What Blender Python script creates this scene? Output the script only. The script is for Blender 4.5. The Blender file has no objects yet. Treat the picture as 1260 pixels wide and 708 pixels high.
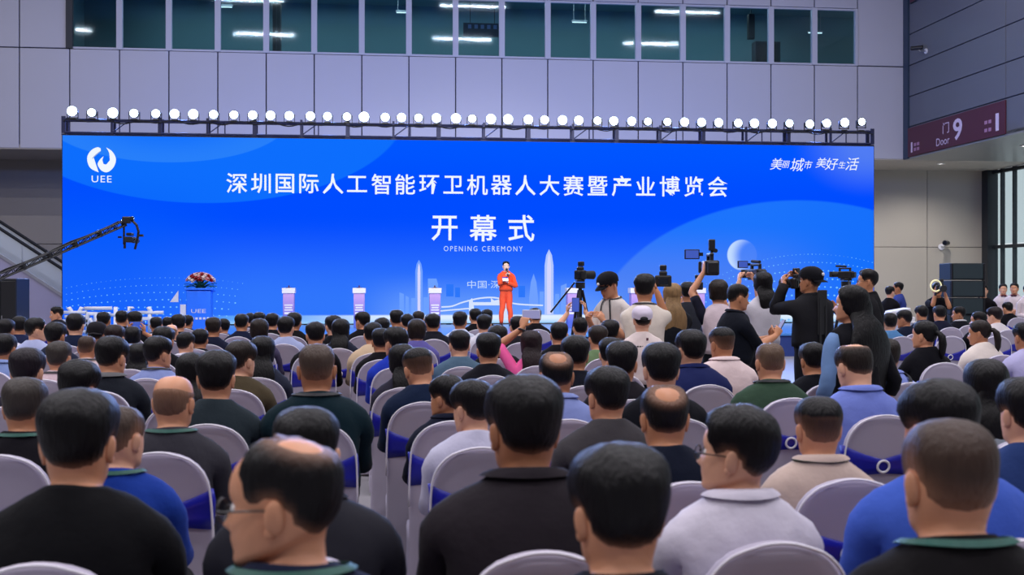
import bpy, bmesh, math, random
import numpy as np
from mathutils import Vector, Matrix

# ---------------------------------------------------------------- camera, world, lights, exposure
S = bpy.context.scene
COL = S.collection
TH = math.radians(6.4)            # the camera is turned a little to the right of the hall's long axis
CT, ST = math.cos(TH), math.sin(TH)
CAMZ, HY, FPX = 1.64, 348.0, 1400.0

def srgb(r, g, b, a=1.0):
    f = lambda c: (c/255/12.92) if c/255 <= 0.04045 else ((c/255+0.055)/1.055)**2.4
    return (f(r), f(g), f(b), a)

cam_d = bpy.data.cameras.new('camera')
cam_d.sensor_width = 36.0
cam_d.lens = 36.0*FPX/1260.0
cam_d.shift_y = -(354.0-HY)/1260.0
cam_d.clip_end = 300
cam_d.dof.use_dof = True
cam_d.dof.focus_distance = 15.0
cam_d.dof.aperture_fstop = 4.5
cam = bpy.data.objects.new('camera', cam_d)
cam.location = (0, 0, CAMZ)
cam.rotation_euler = (math.radians(90), 0, -TH)
COL.objects.link(cam)
S.camera = cam

S.view_settings.view_transform = 'Standard'
S.view_settings.look = 'None'
S.view_settings.gamma = 1.0
S.view_settings.use_curve_mapping = False
S.view_settings.exposure = 0.0

world = bpy.data.worlds.new('world')
S.world = world
world.use_nodes = True
world.node_tree.nodes['Background'].inputs[0].default_value = (0.78, 0.86, 0.92, 1)   # overcast daylight outside the glass wall
world.node_tree.nodes['Background'].inputs[1].default_value = 0.85

def area_light(name, loc, sx, sy, power, color, rot=(0, 0, 0)):
    d = bpy.data.lights.new(name, 'AREA')
    d.shape = 'RECTANGLE'; d.size = sx; d.size_y = sy; d.energy = power; d.color = color
    o = bpy.data.objects.new(name, d)
    o.location = loc; o.rotation_euler = rot
    COL.objects.link(o)
    return o
# rows of high-bay lamps under the roof of the hall
LAMP_COL = (0.98, 0.94, 1.0)
for ly, pw in ((-6, 420), (1, 520), (8, 560), (15, 520), (22, 420), (29, 230)):
    for lx in (-16, -6, 4, 14):
        area_light('high_bay_light', (lx, ly, 14.2), 3.0, 0.18, pw*0.8, LAMP_COL)

# two unseen spots added over the audience to brighten presenter and stage front
for sx_ in (-3.0, 9.0):
    _d = bpy.data.lights.new('added_stage_spot', 'SPOT'); _d.energy = 5200; _d.color = (1.0, 0.97, 0.94); _d.spot_size = math.radians(50); _d.spot_blend = 0.8; _d.shadow_soft_size = 0.2
    _o = bpy.data.objects.new('added_stage_spot', _d); COL.objects.link(_o); _o.location = (sx_, 12.0, 10.5)
    _o.rotation_euler = (Vector((3.0, 28.6, 1.3))-Vector((sx_, 12.0, 10.5))).to_track_quat('-Z', 'Y').to_euler()
# ---------------------------------------------------------------- pixel helpers (photograph frame 1260 x 708)
def at_depth(px, py, D):
    xc = (px-630.0)/FPX*D
    return Vector((D*ST + xc*CT, D*CT - xc*ST, CAMZ + (HY-py)/FPX*D))
def depth_on_y(px, Y):
    u = (px-630.0)/FPX
    return Y/(CT - u*ST)
def depth_on_x(px, X):
    u = (px-630.0)/FPX
    return X/(ST + u*CT)
def on_y(px, py, Y):
    return at_depth(px, py, depth_on_y(px, Y))
def on_x(px, py, X):
    return at_depth(px, py, depth_on_x(px, X))

# ---------------------------------------------------------------- materials
def new_mat(name):
    m = bpy.data.materials.new(name); m.use_nodes = True
    nt = m.node_tree
    b = nt.nodes['Principled BSDF']
    return m, nt, b
def add_bump(nt, b, scale, strength, dist=0.01, stretch=(1, 1, 1), detail=4.0):
    tc = nt.nodes.new('ShaderNodeTexCoord'); mp = nt.nodes.new('ShaderNodeMapping')
    mp.inputs['Scale'].default_value = stretch
    n = nt.nodes.new('ShaderNodeTexNoise'); n.inputs['Scale'].default_value = scale; n.inputs['Detail'].default_value = detail
    bp = nt.nodes.new('ShaderNodeBump'); bp.inputs['Strength'].default_value = strength; bp.inputs['Distance'].default_value = dist
    nt.links.new(tc.outputs['Object'], mp.inputs['Vector']); nt.links.new(mp.outputs[0], n.inputs['Vector'])
    nt.links.new(n.outputs['Fac'], bp.inputs['Height']); nt.links.new(bp.outputs[0], b.inputs['Normal'])
    return n
def mat(name, col, rough=0.6, metal=0.0, spec=0.5, var=0.0, vscale=3.0, bump=0.0, bscale=40.0, emit=None, estr=0.0, sheen=0.0):
    m, nt, b = new_mat(name)
    b.inputs['Base Color'].default_value = col
    b.inputs['Roughness'].default_value = rough
    b.inputs['Metallic'].default_value = metal
    b.inputs['Specular IOR Level'].default_value = spec
    if sheen: b.inputs['Sheen Weight'].default_value = sheen
    if emit is not None:
        b.inputs['Emission Color'].default_value = emit
        b.inputs['Emission Strength'].default_value = estr
    if var:
        tc = nt.nodes.new('ShaderNodeTexCoord')
        n = nt.nodes.new('ShaderNodeTexNoise'); n.inputs['Scale'].default_value = vscale; n.inputs['Detail'].default_value = 5
        r = nt.nodes.new('ShaderNodeMapRange'); r.inputs[3].default_value = 1-var; r.inputs[4].default_value = 1+var
        mx = nt.nodes.new('ShaderNodeVectorMath'); mx.operation = 'SCALE'
        mx.inputs[0].default_value = col[:3]
        nt.links.new(tc.outputs['Object'], n.inputs['Vector']); nt.links.new(n.outputs['Fac'], r.inputs[0])
        nt.links.new(r.outputs[0], mx.inputs['Scale']); nt.links.new(mx.outputs[0], b.inputs['Base Color'])
    if bump: add_bump(nt, b, bscale, bump)
    return m
def object_colour_mat(name, rough, spec=0.5, sheen=0.0, bump=0.0, bscale=30, bstretch=(1, 1, 1), var=0.15, vscale=12, bdist=0.01, tint=None, sss=0.0):
    """the colour comes from the object, so one mesh can dress many people"""
    m, nt, b = new_mat(name)
    oi = nt.nodes.new('ShaderNodeObjectInfo')
    tc = nt.nodes.new('ShaderNodeTexCoord')
    mp = nt.nodes.new('ShaderNodeMapping'); mp.inputs['Scale'].default_value = bstretch
    n = nt.nodes.new('ShaderNodeTexNoise'); n.inputs['Scale'].default_value = vscale; n.inputs['Detail'].default_value = 4
    r = nt.nodes.new('ShaderNodeMapRange'); r.inputs[3].default_value = 1-var; r.inputs[4].default_value = 1+var
    mx = nt.nodes.new('ShaderNodeVectorMath'); mx.operation = 'SCALE'
    nt.links.new(tc.outputs['Object'], mp.inputs[0]); nt.links.new(mp.outputs[0], n.inputs['Vector'])
    nt.links.new(n.outputs['Fac'], r.inputs[0]); nt.links.new(r.outputs[0], mx.inputs['Scale'])
    src = oi.outputs['Color']
    if tint is not None:
        t = nt.nodes.new('ShaderNodeVectorMath'); t.operation = 'MULTIPLY'; t.inputs[1].default_value = tint
        nt.links.new(src, t.inputs[0]); src = t.outputs[0]
    nt.links.new(src, mx.inputs[0]); nt.links.new(mx.outputs[0], b.inputs['Base Color'])
    b.inputs['Roughness'].default_value = rough; b.inputs['Specular IOR Level'].default_value = spec
    if sheen: b.inputs['Sheen Weight'].default_value = sheen
    if bump: add_bump(nt, b, bscale, bump, bdist, bstretch)
    return m

M = {}
M['skin'] = object_colour_mat('skin', 0.5, 0.4, var=0.10, vscale=14, bump=0.05, bscale=120)
M['lip'] = object_colour_mat('lip', 0.45, 0.4, tint=(0.85, 0.5, 0.5), var=0.05)
M['eye_white'] = mat('eye_white', (0.75, 0.73, 0.72, 1), 0.2)
M['eye_dark'] = mat('eye_dark', (0.01, 0.008, 0.006, 1), 0.1)
M['hair'] = object_colour_mat('hair', 0.50, 0.24, var=0.45, vscale=26, bump=0.55, bscale=55, bstretch=(1.6, 1.6, 0.35), bdist=0.012)
# short hair thins out towards its edge and lets the scalp show (attribute dens, 0 to 1)
_nt = M['hair'].node_tree; _b = _nt.nodes['Principled BSDF']; _src = _b.inputs['Base Color'].links[0].from_socket
_at = _nt.nodes.new('ShaderNodeAttribute'); _at.attribute_name = 'dens'; _mx = _nt.nodes.new('ShaderNodeMix'); _mx.data_type = 'RGBA'
_mx.inputs[6].default_value = srgb(150, 108, 84)
_nt.links.new(_at.outputs['Fac'], _mx.inputs[0]); _nt.links.new(_src, _mx.inputs[7]); _nt.links.new(_mx.outputs[2], _b.inputs['Base Color'])
M['cloth'] = object_colour_mat('cloth', 0.88, 0.12, sheen=0.03, bump=0.35, bscale=9, var=0.10, vscale=7, bdist=0.03)
M['suit'] = object_colour_mat('suit', 0.8, 0.15, bump=0.2, bscale=7, var=0.06, vscale=5, bdist=0.03)
M['lanyard'] = mat('lanyard_ribbon', srgb(12, 84, 72), 0.55, var=0.2, vscale=30)
M['lanyard_dark'] = mat('lanyard_ribbon_dark', srgb(25, 25, 32), 0.6)
M['black_plastic'] = mat('black_plastic', (0.012, 0.012, 0.014, 1), 0.4, var=0.2)
M['black_matte'] = mat('black_matte', (0.010, 0.011, 0.013, 1), 0.75)
M['dark_metal'] = mat('dark_metal', (0.03, 0.03, 0.035, 1), 0.4, 0.6)
M['truss_metal'] = mat('truss_metal', srgb(40, 45, 80), 0.45, 0.3, var=0.1)
M['steel'] = mat('steel', (0.55, 0.55, 0.57, 1), 0.3, 0.9)
M['glass_lens'] = mat('glass_lens', (0.01, 0.012, 0.02, 1), 0.05, 0, 0.8)
M['white_plastic'] = mat('white_plastic', srgb(228, 226, 232), 0.5, var=0.03)
M['shoe'] = mat('shoe_leather', (0.012, 0.011, 0.011, 1), 0.4)
M['chair_cloth'] = mat('chair_cover_cloth', srgb(178, 170, 188), 0.78, 0, 0.25, var=0.05, vscale=6, bump=0.12, bscale=7, sheen=0.1)
M['sash'] = mat('sash_satin', srgb(22, 26, 160), 0.35, 0, 0.5, var=0.12, vscale=10, bump=0.2, bscale=14)
M['chair_leg'] = mat('chair_leg_metal', (0.4, 0.4, 0.42, 1), 0.35, 0.8)
M['panel_light'] = mat('cladding_light', srgb(190, 190, 202), 0.42, 0, 0.4, var=0.035, vscale=0.6)
M['panel_right'] = mat('cladding_grey', srgb(104, 107, 116), 0.5, 0, 0.4, var=0.04, vscale=0.5)
M['panel_low'] = mat('cladding_low', srgb(174, 167, 158), 0.55, 0, 0.4, var=0.04, vscale=0.5)
M['joint'] = mat('joint_dark', srgb(52, 54, 66), 0.8)
M['jamb'] = mat('jamb_dark', srgb(40, 46, 56), 0.5)
M['mullion'] = mat('mullion_white', srgb(190, 192, 206), 0.45)
M['floor'] = mat('floor_grey', srgb(150, 148, 152), 0.35, 0, 0.4, var=0.06, vscale=1.2)
M['ceiling'] = mat('ceiling_grey', srgb(120, 122, 128), 0.9, var=0.03)
M['sign'] = mat('sign_maroon', srgb(82, 27, 50), 0.5, var=0.03)
M['sign_text'] = mat('sign_lettering', srgb(225, 205, 225), 0.6)
M['screen_frame'] = mat('screen_frame', (0.01, 0.012, 0.02, 1), 0.5)

# ---------------------------------------------------------------- mesh helpers
def prop(o, label=None, cat=None, group=None, kind=None):
    if label: o['label'] = label
    if cat: o['category'] = cat
    if group: o['group'] = group
    if kind: o['kind'] = kind
    return o
def mesh_from(name, verts, faces, mats, smooth=True, fmat=None):
    me = bpy.data.meshes.new(name)
    me.from_pydata([tuple(v) for v in verts], [], faces)
    for m in (mats if isinstance(mats, (list, tuple)) else [mats]):
        me.materials.append(m)
    if smooth: me.polygons.foreach_set('use_smooth', np.ones(len(me.polygons), dtype=bool))
    if fmat is not None: me.polygons.foreach_set('material_index', np.array(fmat, dtype=np.int32))
    me.update()
    return me
def obj(name, me, parent=None, loc=None):
    o = bpy.data.objects.new(name, me)
    COL.objects.link(o)
    if parent is not None: o.parent = parent
    if loc is not None: o.location = loc
    return o
def empty(name, loc=(0, 0, 0), rz=0.0, parent=None):
    o = bpy.data.objects.new(name, None)
    o.empty_display_size = 0.1
    COL.objects.link(o); o.location = loc; o.rotation_euler = (0, 0, rz)
    if parent is not None: o.parent = parent
    return o
class MB:
    """collects simple solids into one mesh"""
    def __init__(s): s.bm = bmesh.new()
    def box(s, c, size, rot=None, bevel=0.0, taper=None):
        r = bmesh.ops.create_cube(s.bm, size=1.0)
        vs = r['verts']
        for v in vs:
            v.co = Vector((v.co.x*size[0], v.co.y*size[1], v.co.z*size[2]))
            if taper and v.co.z > 0: v.co.x *= taper; v.co.y *= taper
        if bevel:
            es = list({e for v in vs for e in v.link_edges})
            g = bmesh.ops.bevel(s.bm, geom=vs+es, offset=bevel, segments=2, affect='EDGES', profile=0.5)
            vs = list({v for v in g['verts']} | {v for f in g['faces'] for v in f.verts})
        mtx = Matrix.Translation(Vector(c)) @ (rot.to_4x4() if rot is not None else Matrix())
        bmesh.ops.transform(s.bm, matrix=mtx, verts=vs)
        return s
    def cyl(s, a, b, r, r2=None, n=12, caps=True):
        a, b = Vector(a), Vector(b); d = b-a
        if d.length < 1e-6: return s
        q = d.to_track_quat('Z', 'Y').to_matrix().to_4x4()
        mtx = Matrix.Translation((a+b)/2) @ q
        bmesh.ops.create_cone(s.bm, cap_ends=caps, cap_tris=False, segments=n, radius1=r, radius2=r if r2 is None else r2, depth=d.length, matrix=mtx)
        return s
    def sphere(s, c, r, sc=(1, 1, 1), n=12, m=8, rot=None):
        mtx = Matrix.Translation(Vector(c)) @ (rot.to_4x4() if rot is not None else Matrix()) @ Matrix.Diagonal((sc[0], sc[1], sc[2], 1))
        bmesh.ops.create_uvsphere(s.bm, u_segments=n, v_segments=m, radius=r, matrix=mtx)
        return s
    def torus(s, c, R, r, n=20, m=8, rot=None):
        rot = rot or Matrix.Identity(3)
        vs = []
        for i in range(n):
            a = 2*math.pi*i/n
            row = []
            for j in range(m):
                b = 2*math.pi*j/m
                p = Vector(((R+r*math.cos(b))*math.cos(a), (R+r*math.cos(b))*math.sin(a), r*math.sin(b)))
                row.append(s.bm.verts.new(Vector(c)+rot @ p))
            vs.append(row)
        for i in range(n):
            for j in range(m):
                s.bm.faces.new((vs[i][j], vs[(i+1) % n][j], vs[(i+1) % n][(j+1) % m], vs[i][(j+1) % m]))
        return s
    def path(s, pts, r, n=8):
        for a, b in zip(pts[:-1], pts[1:]): s.cyl(a, b, r, n=n)
        for p in pts[1:-1]: s.sphere(p, r, n=8, m=6)
        return s
    def prism(s, pts, axis, depth):
        """extrude a closed outline (3D points) by the vector axis*depth"""
        a = [s.bm.verts.new(Vector(p)) for p in pts]
        b = [s.bm.verts.new(Vector(p)+Vector(axis)*depth) for p in pts]
        n = len(a)
        s.bm.faces.new(a); s.bm.faces.new(list(reversed(b)))
        for i in range(n): s.bm.faces.new((a[i], b[i], b[(i+1) % n], a[(i+1) % n]))
        return s
    def build(s, name, m, parent=None, smooth=False, loc=None):
        bmesh.ops.recalc_face_normals(s.bm, faces=s.bm.faces)
        me = bpy.data.meshes.new(name); s.bm.to_mesh(me); s.bm.free()
        me.materials.append(m)
        if smooth:
            me.polygons.foreach_set('use_smooth', np.ones(len(me.polygons), dtype=bool))
            try: me.set_sharp_from_angle(angle=math.radians(40))
            except Exception: pass
        return obj(name, me, parent, loc)
# ================================================================= THE SETTING
YB, YL, XR, XG, XL, YF, ZC, ZS = 36.7, 40.0, 17.45, 22.3, -28.0, -16.0, 15.0, 5.8
def struct(o): o['kind'] = 'structure'; return o
def bx(m, x0, x1, y0, y1, z0, z1, **k):
    return m.box(((x0+x1)/2, (y0+y1)/2, (z0+z1)/2), (abs(x1-x0), abs(y1-y0), abs(z1-z0)), **k)

struct(bx(MB(), XL-1, XG+0.3, YF-1, 45, -0.3, 0).build('floor', M['floor']))
struct(bx(MB(), XL-1, XG+1, YF-1, 42, ZC, ZC+0.3).build('ceiling', M['ceiling']))
struct(bx(MB(), XL-0.4, XL, YF, YL, 0, ZC).build('wall_left', M['panel_right']))
struct(bx(MB(), XL, XG, YF-0.4, YF, 0, ZC).build('wall_front', M['panel_right']))

# bridge wall behind the stage, clad in tall light panels, with a band of gallery windows
PW = 1.502
EDGE = [-9.73+PW*k for k in range(-12, 19)]
ZW0, ZW1 = 8.93, 10.84
m = MB()
bx(m, XL, XR, YB+0.06, YB+0.3, ZS, ZW0); bx(m, XL, XR, YB+0.06, YB+0.3, ZW1, ZC)
bx(m, XL, EDGE[12], YB+0.06, YB+0.3, ZW0, ZW1); bx(m, EDGE[29], XR, YB+0.06, YB+0.3, ZW0, ZW1)
wall_back = struct(m.build('wall_back', M['joint']))
def panel_mesh(sx, sy, sz, material, bevel=0.012):
    mb = MB(); mb.box((0, 0, 0), (sx, sy, sz), bevel=bevel)
    bmesh.ops.recalc_face_normals(mb.bm, faces=mb.bm.faces)
    me = bpy.data.meshes.new('wall_panel'); mb.bm.to_mesh(me); mb.bm.free(); me.materials.append(material)
    return me
g = 0.035
pm_low = panel_mesh(PW-g, 0.06, ZW0-ZS-g, M['panel_light'])
pm_mid = panel_mesh(PW-g, 0.06, ZW1-ZW0-g, M['panel_light'])
pm_top = panel_mesh(PW-g, 0.06, ZC-ZW1-g, M['panel_light'])
for k in range(0, 29):
    x0 = EDGE[k]
    xc = x0+PW/2
    if xc > XR-0.7: continue
    obj('wall_panel', pm_low, wall_back, (xc, YB+0.03, (ZS+ZW0)/2))
    obj('wall_panel', pm_top, wall_back, (xc, YB+0.03, (ZW1+ZC)/2))
    if k < 12: obj('wall_panel', pm_mid, wall_back, (xc, YB+0.03, (ZW0+ZW1)/2))
xw = XR-EDGE[29]
for z0, z1 in ((ZS, ZW0), (ZW0, ZC)):
    obj('wall_panel', panel_mesh(xw-g, 0.06, z1-z0-g, M['panel_light']), wall_back, ((EDGE[29]+XR)/2, YB+0.03, (z0+z1)/2))
struct(bx(MB(), EDGE[12]-0.1, EDGE[12]+0.1, YB-0.06, YB+0.1, ZW0, ZW1+0.4).build('trim_1', M['jamb']))

# window panes: tinted, part mirror and part see-through
gm = bpy.data.materials.new('tinted_glass'); gm.use_nodes = True
nt = gm.node_tree; nt.nodes.clear()
out = nt.nodes.new('ShaderNodeOutputMaterial'); mx = nt.nodes.new('ShaderNodeMixShader')
tr = nt.nodes.new('ShaderNodeBsdfTransparent'); gl = nt.nodes.new('ShaderNodeBsdfGlossy'); fr = nt.nodes.new('ShaderNodeFresnel')
tr.inputs[0].default_value = (0.70, 0.84, 0.88, 1); gl.inputs[0].default_value = (0.42, 0.5, 0.54, 1); gl.inputs['Roughness'].default_value = 0.04
# the same reflection from either face of a pane
geo = nt.nodes.new('ShaderNodeNewGeometry'); ir = nt.nodes.new('ShaderNodeMapRange'); ir.inputs[3].default_value = 1.5; ir.inputs[4].default_value = 1/1.5
nt.links.new(geo.outputs['Backfacing'], ir.inputs[0]); nt.links.new(ir.outputs[0], fr.inputs[0])
nt.links.new(fr.outputs[0], mx.inputs[0]); nt.links.new(tr.outputs[0], mx.inputs[1]); nt.links.new(gl.outputs[0], mx.inputs[2]); nt.links.new(mx.outputs[0], out.inputs[0])
M['tinted_glass'] = gm
gm2 = gm.copy(); gm2.name = 'clear_glass'; M['clear_glass'] = gm2
for n in gm2.node_tree.nodes:
    if n.type == 'BSDF_TRANSPARENT': n.inputs[0].default_value = (0.9, 0.95, 0.95, 1)
pane_me = panel_mesh(PW-0.16, 0.02, ZW1-ZW0-0.1, M['tinted_glass'], 0.0); pane_me.name = 'pane'
mb = MB(); h = ZW1-ZW0; w = PW
mb.box((-w/2+0.045, 0, 0), (0.09, 0.16, h)); mb.box((w/2-0.045, 0, 0), (0.09, 0.16, h))
mb.box((0, 0.02, h/2-0.03), (w-0.18, 0.12, 0.06)); mb.box((0, 0.02, -h/2+0.03), (w-0.18, 0.12, 0.06))
fr_o = mb.build('window_1', M['mullion'])
for i in range(17):
    o = fr_o if i == 0 else fr_o.copy()
    if i: COL.objects.link(o); o.name = 'window_%d' % (i+1)
    o.location = (EDGE[12+i]+PW/2, YB+0.05, (ZW0+ZW1)/2); struct(o)
    obj('pane', pane_me, o, (0, 0.03, 0))
# the gallery behind the panes
mt = mat('gallery_paint', srgb(92, 122, 132), 0.8, var=0.05, vscale=0.4)
m = MB()
bx(m, -10.2, XR, YB+3.6, YB+3.8, ZW0-0.25, 11.4)
bx(m, -10.2, XR, YB+0.32, YB+3.8, ZW0-0.35, ZW0-0.25)
bx(m, -10.2, XR, YB+0.32, YB+3.8, 11.4, 11.5)
bx(m, -10.3, -10.2, YB+0.32, YB+3.8, ZW0-0.35, 11.5)
struct(m.build('wall_gallery', mt))
area_light('gallery_fill_light', (3, YB+1.9, 11.3), 22, 0.5, 330, (0.75, 0.92, 1.0))  # unseen area light added to brighten the gallery behind the panes
lampm = mat('lamp_tube', (1, 1, 1, 1), 0.5, emit=(0.9, 0.97, 1, 1), estr=1.4)
hs = mat('lamp_housing', srgb(150, 155, 160), 0.5)
for i, (px, py) in enumerate(((276, 8), (497, 15), (713, 27), (1003, 40))):
    p = on_y(px, py, YB+2.2)
    t = empty('strip_lamp', p)
    prop(t, 'slim ceiling strip lamp glowing behind the %s' % ('third window pane from the left', 'sixth window pane from the left'.replace('sixth', 'seventh'), 'window pane above the white podium letters'.replace('above the white podium letters', 'tenth from the left'), 'last but one window pane')[i], 'lamp', 'gallery strip lamps')
    MB().box((0, 0, 0.03), (0.55, 0.09, 0.05), bevel=0.008).build('housing', hs, t)
    MB().cyl((-0.25, 0, -0.015), (0.25, 0, -0.015), 0.02, n=8).build('tube', lampm, t)
    MB().cyl((-0.2, 0, 0.05), (-0.2, 0, 11.4-p.z), 0.006, n=6).cyl((0.2, 0, 0.05), (0.2, 0, 11.4-p.z), 0.006, n=6).build('hanger', hs, t)
# dark sign board hung behind the window, its lettering too small to read
p0, p1 = on_y(570, 28, YB+0.6), on_y(617, 46, YB+0.6)
t = empty('hanging_sign', (p0+p1)/2)
prop(t, 'dark hanging board with small pale lettering behind the ninth window pane', 'sign')
MB().box((0, 0, 0), (p1.x-p0.x, 0.06, p0.z-p1.z), bevel=0.01).build('board', mat('sign_navy', srgb(20, 30, 48), 0.6), t)
m = MB()
for i in range(5): m.box((-0.42+0.21*i, -0.034, 0.1), (0.11, 0.006, 0.13))
m.build('lettering', mat('sign_pale', srgb(92, 108, 140), 0.7), t)['kind'] = 'stuff'
MB().cyl((-0.4, 0, (p0.z-p1.z)/2), (-0.4, 0, 11.4-t.location.z), 0.012, n=6).cyl((0.4, 0, (p0.z-p1.z)/2), (0.4, 0, 11.4-t.location.z), 0.012, n=6).build('hanger', M['dark_metal'], t)
def tall_case(px0, px1, py0, py1, lab, name, cat, Y=YB+1.4):
    a, b = on_y(px0, py0, Y), on_y(px1, py1, Y)
    w, z0 = b.x-a.x, ZW0-0.25
    t = empty(name, ((a.x+b.x)/2, Y, z0+0.005)); prop(t, lab, cat)
    H = a.z-z0
    MB().box((0, 0, H/2), (w, 0.4, H), bevel=0.02).build('case', M['jamb'], t)
    MB().box((-w*0.22, -0.205, H/2), (w*0.4, 0.02, H*0.9), bevel=0.004).box((w*0.22, -0.205, H/2), (w*0.4, 0.02, H*0.9), bevel=0.004).build('door', M['dark_metal'], t)
    MB().box((-0.02, -0.225, H/2), (0.015, 0.02, 0.12)).box((0.02, -0.225, H/2), (0.015, 0.02, 0.12)).build('handle', M['steel'], t)
tall_case(927, 958, 52, 78, 'dark waist-high cupboard behind the third window pane from the right end', 'gallery_cupboard', 'cupboard')
tall_case(336, 346, 4, 60, 'narrow dark locker at the left edge of the fifth window pane', 'gallery_locker', 'locker', YB+0.8)
p = on_y(924, 33, YB+1.0)
t = empty('wall_speaker', p); prop(t, 'slim black column speaker hanging behind the pane above the cupboard', 'speaker')
MB().box((0, 0, 0), (0.22, 0.2, 0.85), bevel=0.02).build('cabinet', M['black_matte'], t)
MB().box((0, -0.105, 0), (0.17, 0.012, 0.78), bevel=0.004).build('grille', M['dark_metal'], t)
MB().cyl((0, 0, 0.42), (0, 0, 11.4-p.z), 0.015, n=6).build('hanger', M['dark_metal'], t)

# soffit under the bridge and the lower wall behind it
struct(bx(MB(), XL, XG, YB+0.02, YL, ZS-0.02, ZS+0.12).build('ceiling_soffit', M['panel_low']))
LOWX = [XL, -22, -19, -16, -13.1, -10.1, -7.1, -4.1, -1.1, 1.9, 4.9, 7.9, 10.9, 13.9, 16.9, 19.9, XG]
wall_low = struct(bx(MB(), XL, XG+0.3, YL+0.05, YL+0.3, 0, ZS+0.1).build('wall_back_lower', M['joint']))
for a, b in zip(LOWX[:-1], LOWX[1:]):
    for z0, z1 in ((0, 2.95), (2.95, ZS)):
        obj('wall_panel', panel_mesh(b-a-0.02, 0.05, z1-z0-0.02, M['panel_low'], 0.006), wall_low, ((a+b)/2, YL+0.025, (z0+z1)/2))

# right-hand wall of long horizontal panels above a glazed recess
wall_right = struct(bx(MB(), XR+0.06, XR+0.3, YF, YB+0.3, ZS, ZC).build('wall_right', M['joint']))
zr = [ZS, 6.85, 7.86, 8.90, 9.94, 10.98, 12.0, 13.0, 14.0, ZC]
yr = [YB-0.35, 30.4, 24.4, 18.4, 12.4, 6.4, 0.4, -5.6, -11, YF]
pmr = {}
for i in range(len(zr)-1):
    for j in range(len(yr)-1):
        sz, sy = round(zr[i+1]-zr[i]-0.03, 3), round(yr[j]-yr[j+1]-0.03, 3)
        if (sy, sz) not in pmr: pmr[(sy, sz)] = panel_mesh(0.06, sy, sz, M['panel_right'])
        obj('wall_panel', pmr[(sy, sz)], wall_right, (XR+0.03, (yr[j]+yr[j+1])/2, (zr[i]+zr[i+1])/2))
struct(bx(MB(), XR-0.05, XR+0.06, YB-0.34, YB, ZS, ZC).build('trim_2', mat('corner_trim', srgb(44, 62, 84), 0.5)))
struct(bx(MB(), XR, XG+0.3, YF, YB+0.02, ZS-0.02, ZS+0.12).build('ceiling_recess', mat('soffit_metal', srgb(150, 152, 150), 0.35, 0.2)))
# glass wall of the recess
mfm = mat('facade_frame', srgb(40, 45, 52), 0.45, 0.3)
ym = [39.85-0.8*i for i in range(0, 48)]
m = MB()
bx(m, XG-0.28, XG+0.12, YL-0.42, YL, 0, ZS)
for z in (0.06, 2.95, ZS-0.1): bx(m, XG-0.08, XG+0.08, ym[-1], YL, z-0.06, z+0.06)
facade = struct(m.build('window_18', mfm))
mull = panel_mesh(0.16, 0.06, ZS, mfm, 0.008); mull.name = 'mullion'
pl0 = panel_mesh(0.02, 0.73, 2.76, M['clear_glass'], 0.0); pl0.name = 'pane'
pl1 = panel_mesh(0.02, 0.73, 2.6, M['clear_glass'], 0.0); pl1.name = 'pane'
for i, y in enumerate(ym):
    obj('mullion', mull, facade, (XG, y, ZS/2))
    if i < len(ym)-1:
        obj('pane', pl0, facade, (XG, y-0.4, 1.5)); obj('pane', pl1, facade, (XG, y-0.4, 4.36))
struct(bx(MB(), XG-0.1, XG+0.3, YF, ym[-1], 0, ZS).build('wall_right_lower', M['panel_low']))

# maroon door sign on the right wall, and the end of another one above it
def text_mesh(body, offset=0.0, align='CENTER', res=3, shear=0.0, space=1.0):
    c = bpy.data.curves.new('lettering', 'FONT'); c.body = body; c.offset = offset; c.resolution_u = res; c.shear = shear
    c.space_character = space; c.extrude = 0.0
    o = bpy.data.objects.new('lettering', c); COL.objects.link(o)
    me = bpy.data.meshes.new_from_object(o.evaluated_get(bpy.context.evaluated_depsgraph_get()))
    bpy.data.objects.remove(o); bpy.data.curves.remove(c)
    return me
def text_box(body, corner, xdir, w, h, material, parent, name='lettering', lift=None, **k):
    """lettering filling a box: corner = lower left in the parent's space, xdir along the text, up is z"""
    me = text_mesh(body, **k)
    n = len(me.vertices); co = np.empty(n*3); me.vertices.foreach_get('co', co); co = co.reshape(n, 3)
    mn, mxx = co.min(0), co.max(0)
    u = (co[:, 0]-mn[0])/(mxx[0]-mn[0])*w; v = (co[:, 1]-mn[1])/(mxx[1]-mn[1])*h
    X = np.array(xdir, float); X /= np.linalg.norm(X)
    P = np.array(corner)[None, :] + u[:, None]*X[None, :]; P[:, 2] += v
    me.vertices.foreach_set('co', P.ravel()); me.update(); me.materials.clear(); me.materials.append(material)
    o = obj(name, me, parent)
    return o
t = empty('door_sign', (XR, 33.35, 6.32)); prop(t, 'long maroon door sign lettered Door 9 on the right wall', 'sign')
MB().box((-0.03, 0, 0), (0.05, 6.0, 0.96), bevel=0.01).build('board', M['sign'], t)
def st(body, py_, pz, w, h, **k): text_box(body, (-0.062, py_, pz), (0, -1, 0), w, h, M['sign_text'], t, **k)
st('9', -0.07, -0.32, 0.56, 0.66, offset=0.02); st('门', 0.58, -0.02, 0.40, 0.34); st('Door', 1.0, -0.36, 0.85, 0.24)
st('1', 2.75, -0.36, 0.12, 0.34); st('1', -2.52, -0.34, 0.18, 0.5)
m = MB()
for (yy, zz) in ((2.35, -0.12), (2.35, -0.28), (-2.1, -0.02), (-2.1, -0.25)):
    for q in range(2): m.box((-0.06, yy+0.11-0.22*q, zz), (0.008, 0.15, 0.1))
m.build('small_lettering', mat('sign_text_dim', srgb(176, 130, 160), 0.6), t)['kind'] = 'stuff'
t = empty('upper_sign', (XR, 34.4, 11.36)); prop(t, 'end of a maroon sign high on the right wall, cut by the frame', 'sign')
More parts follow.
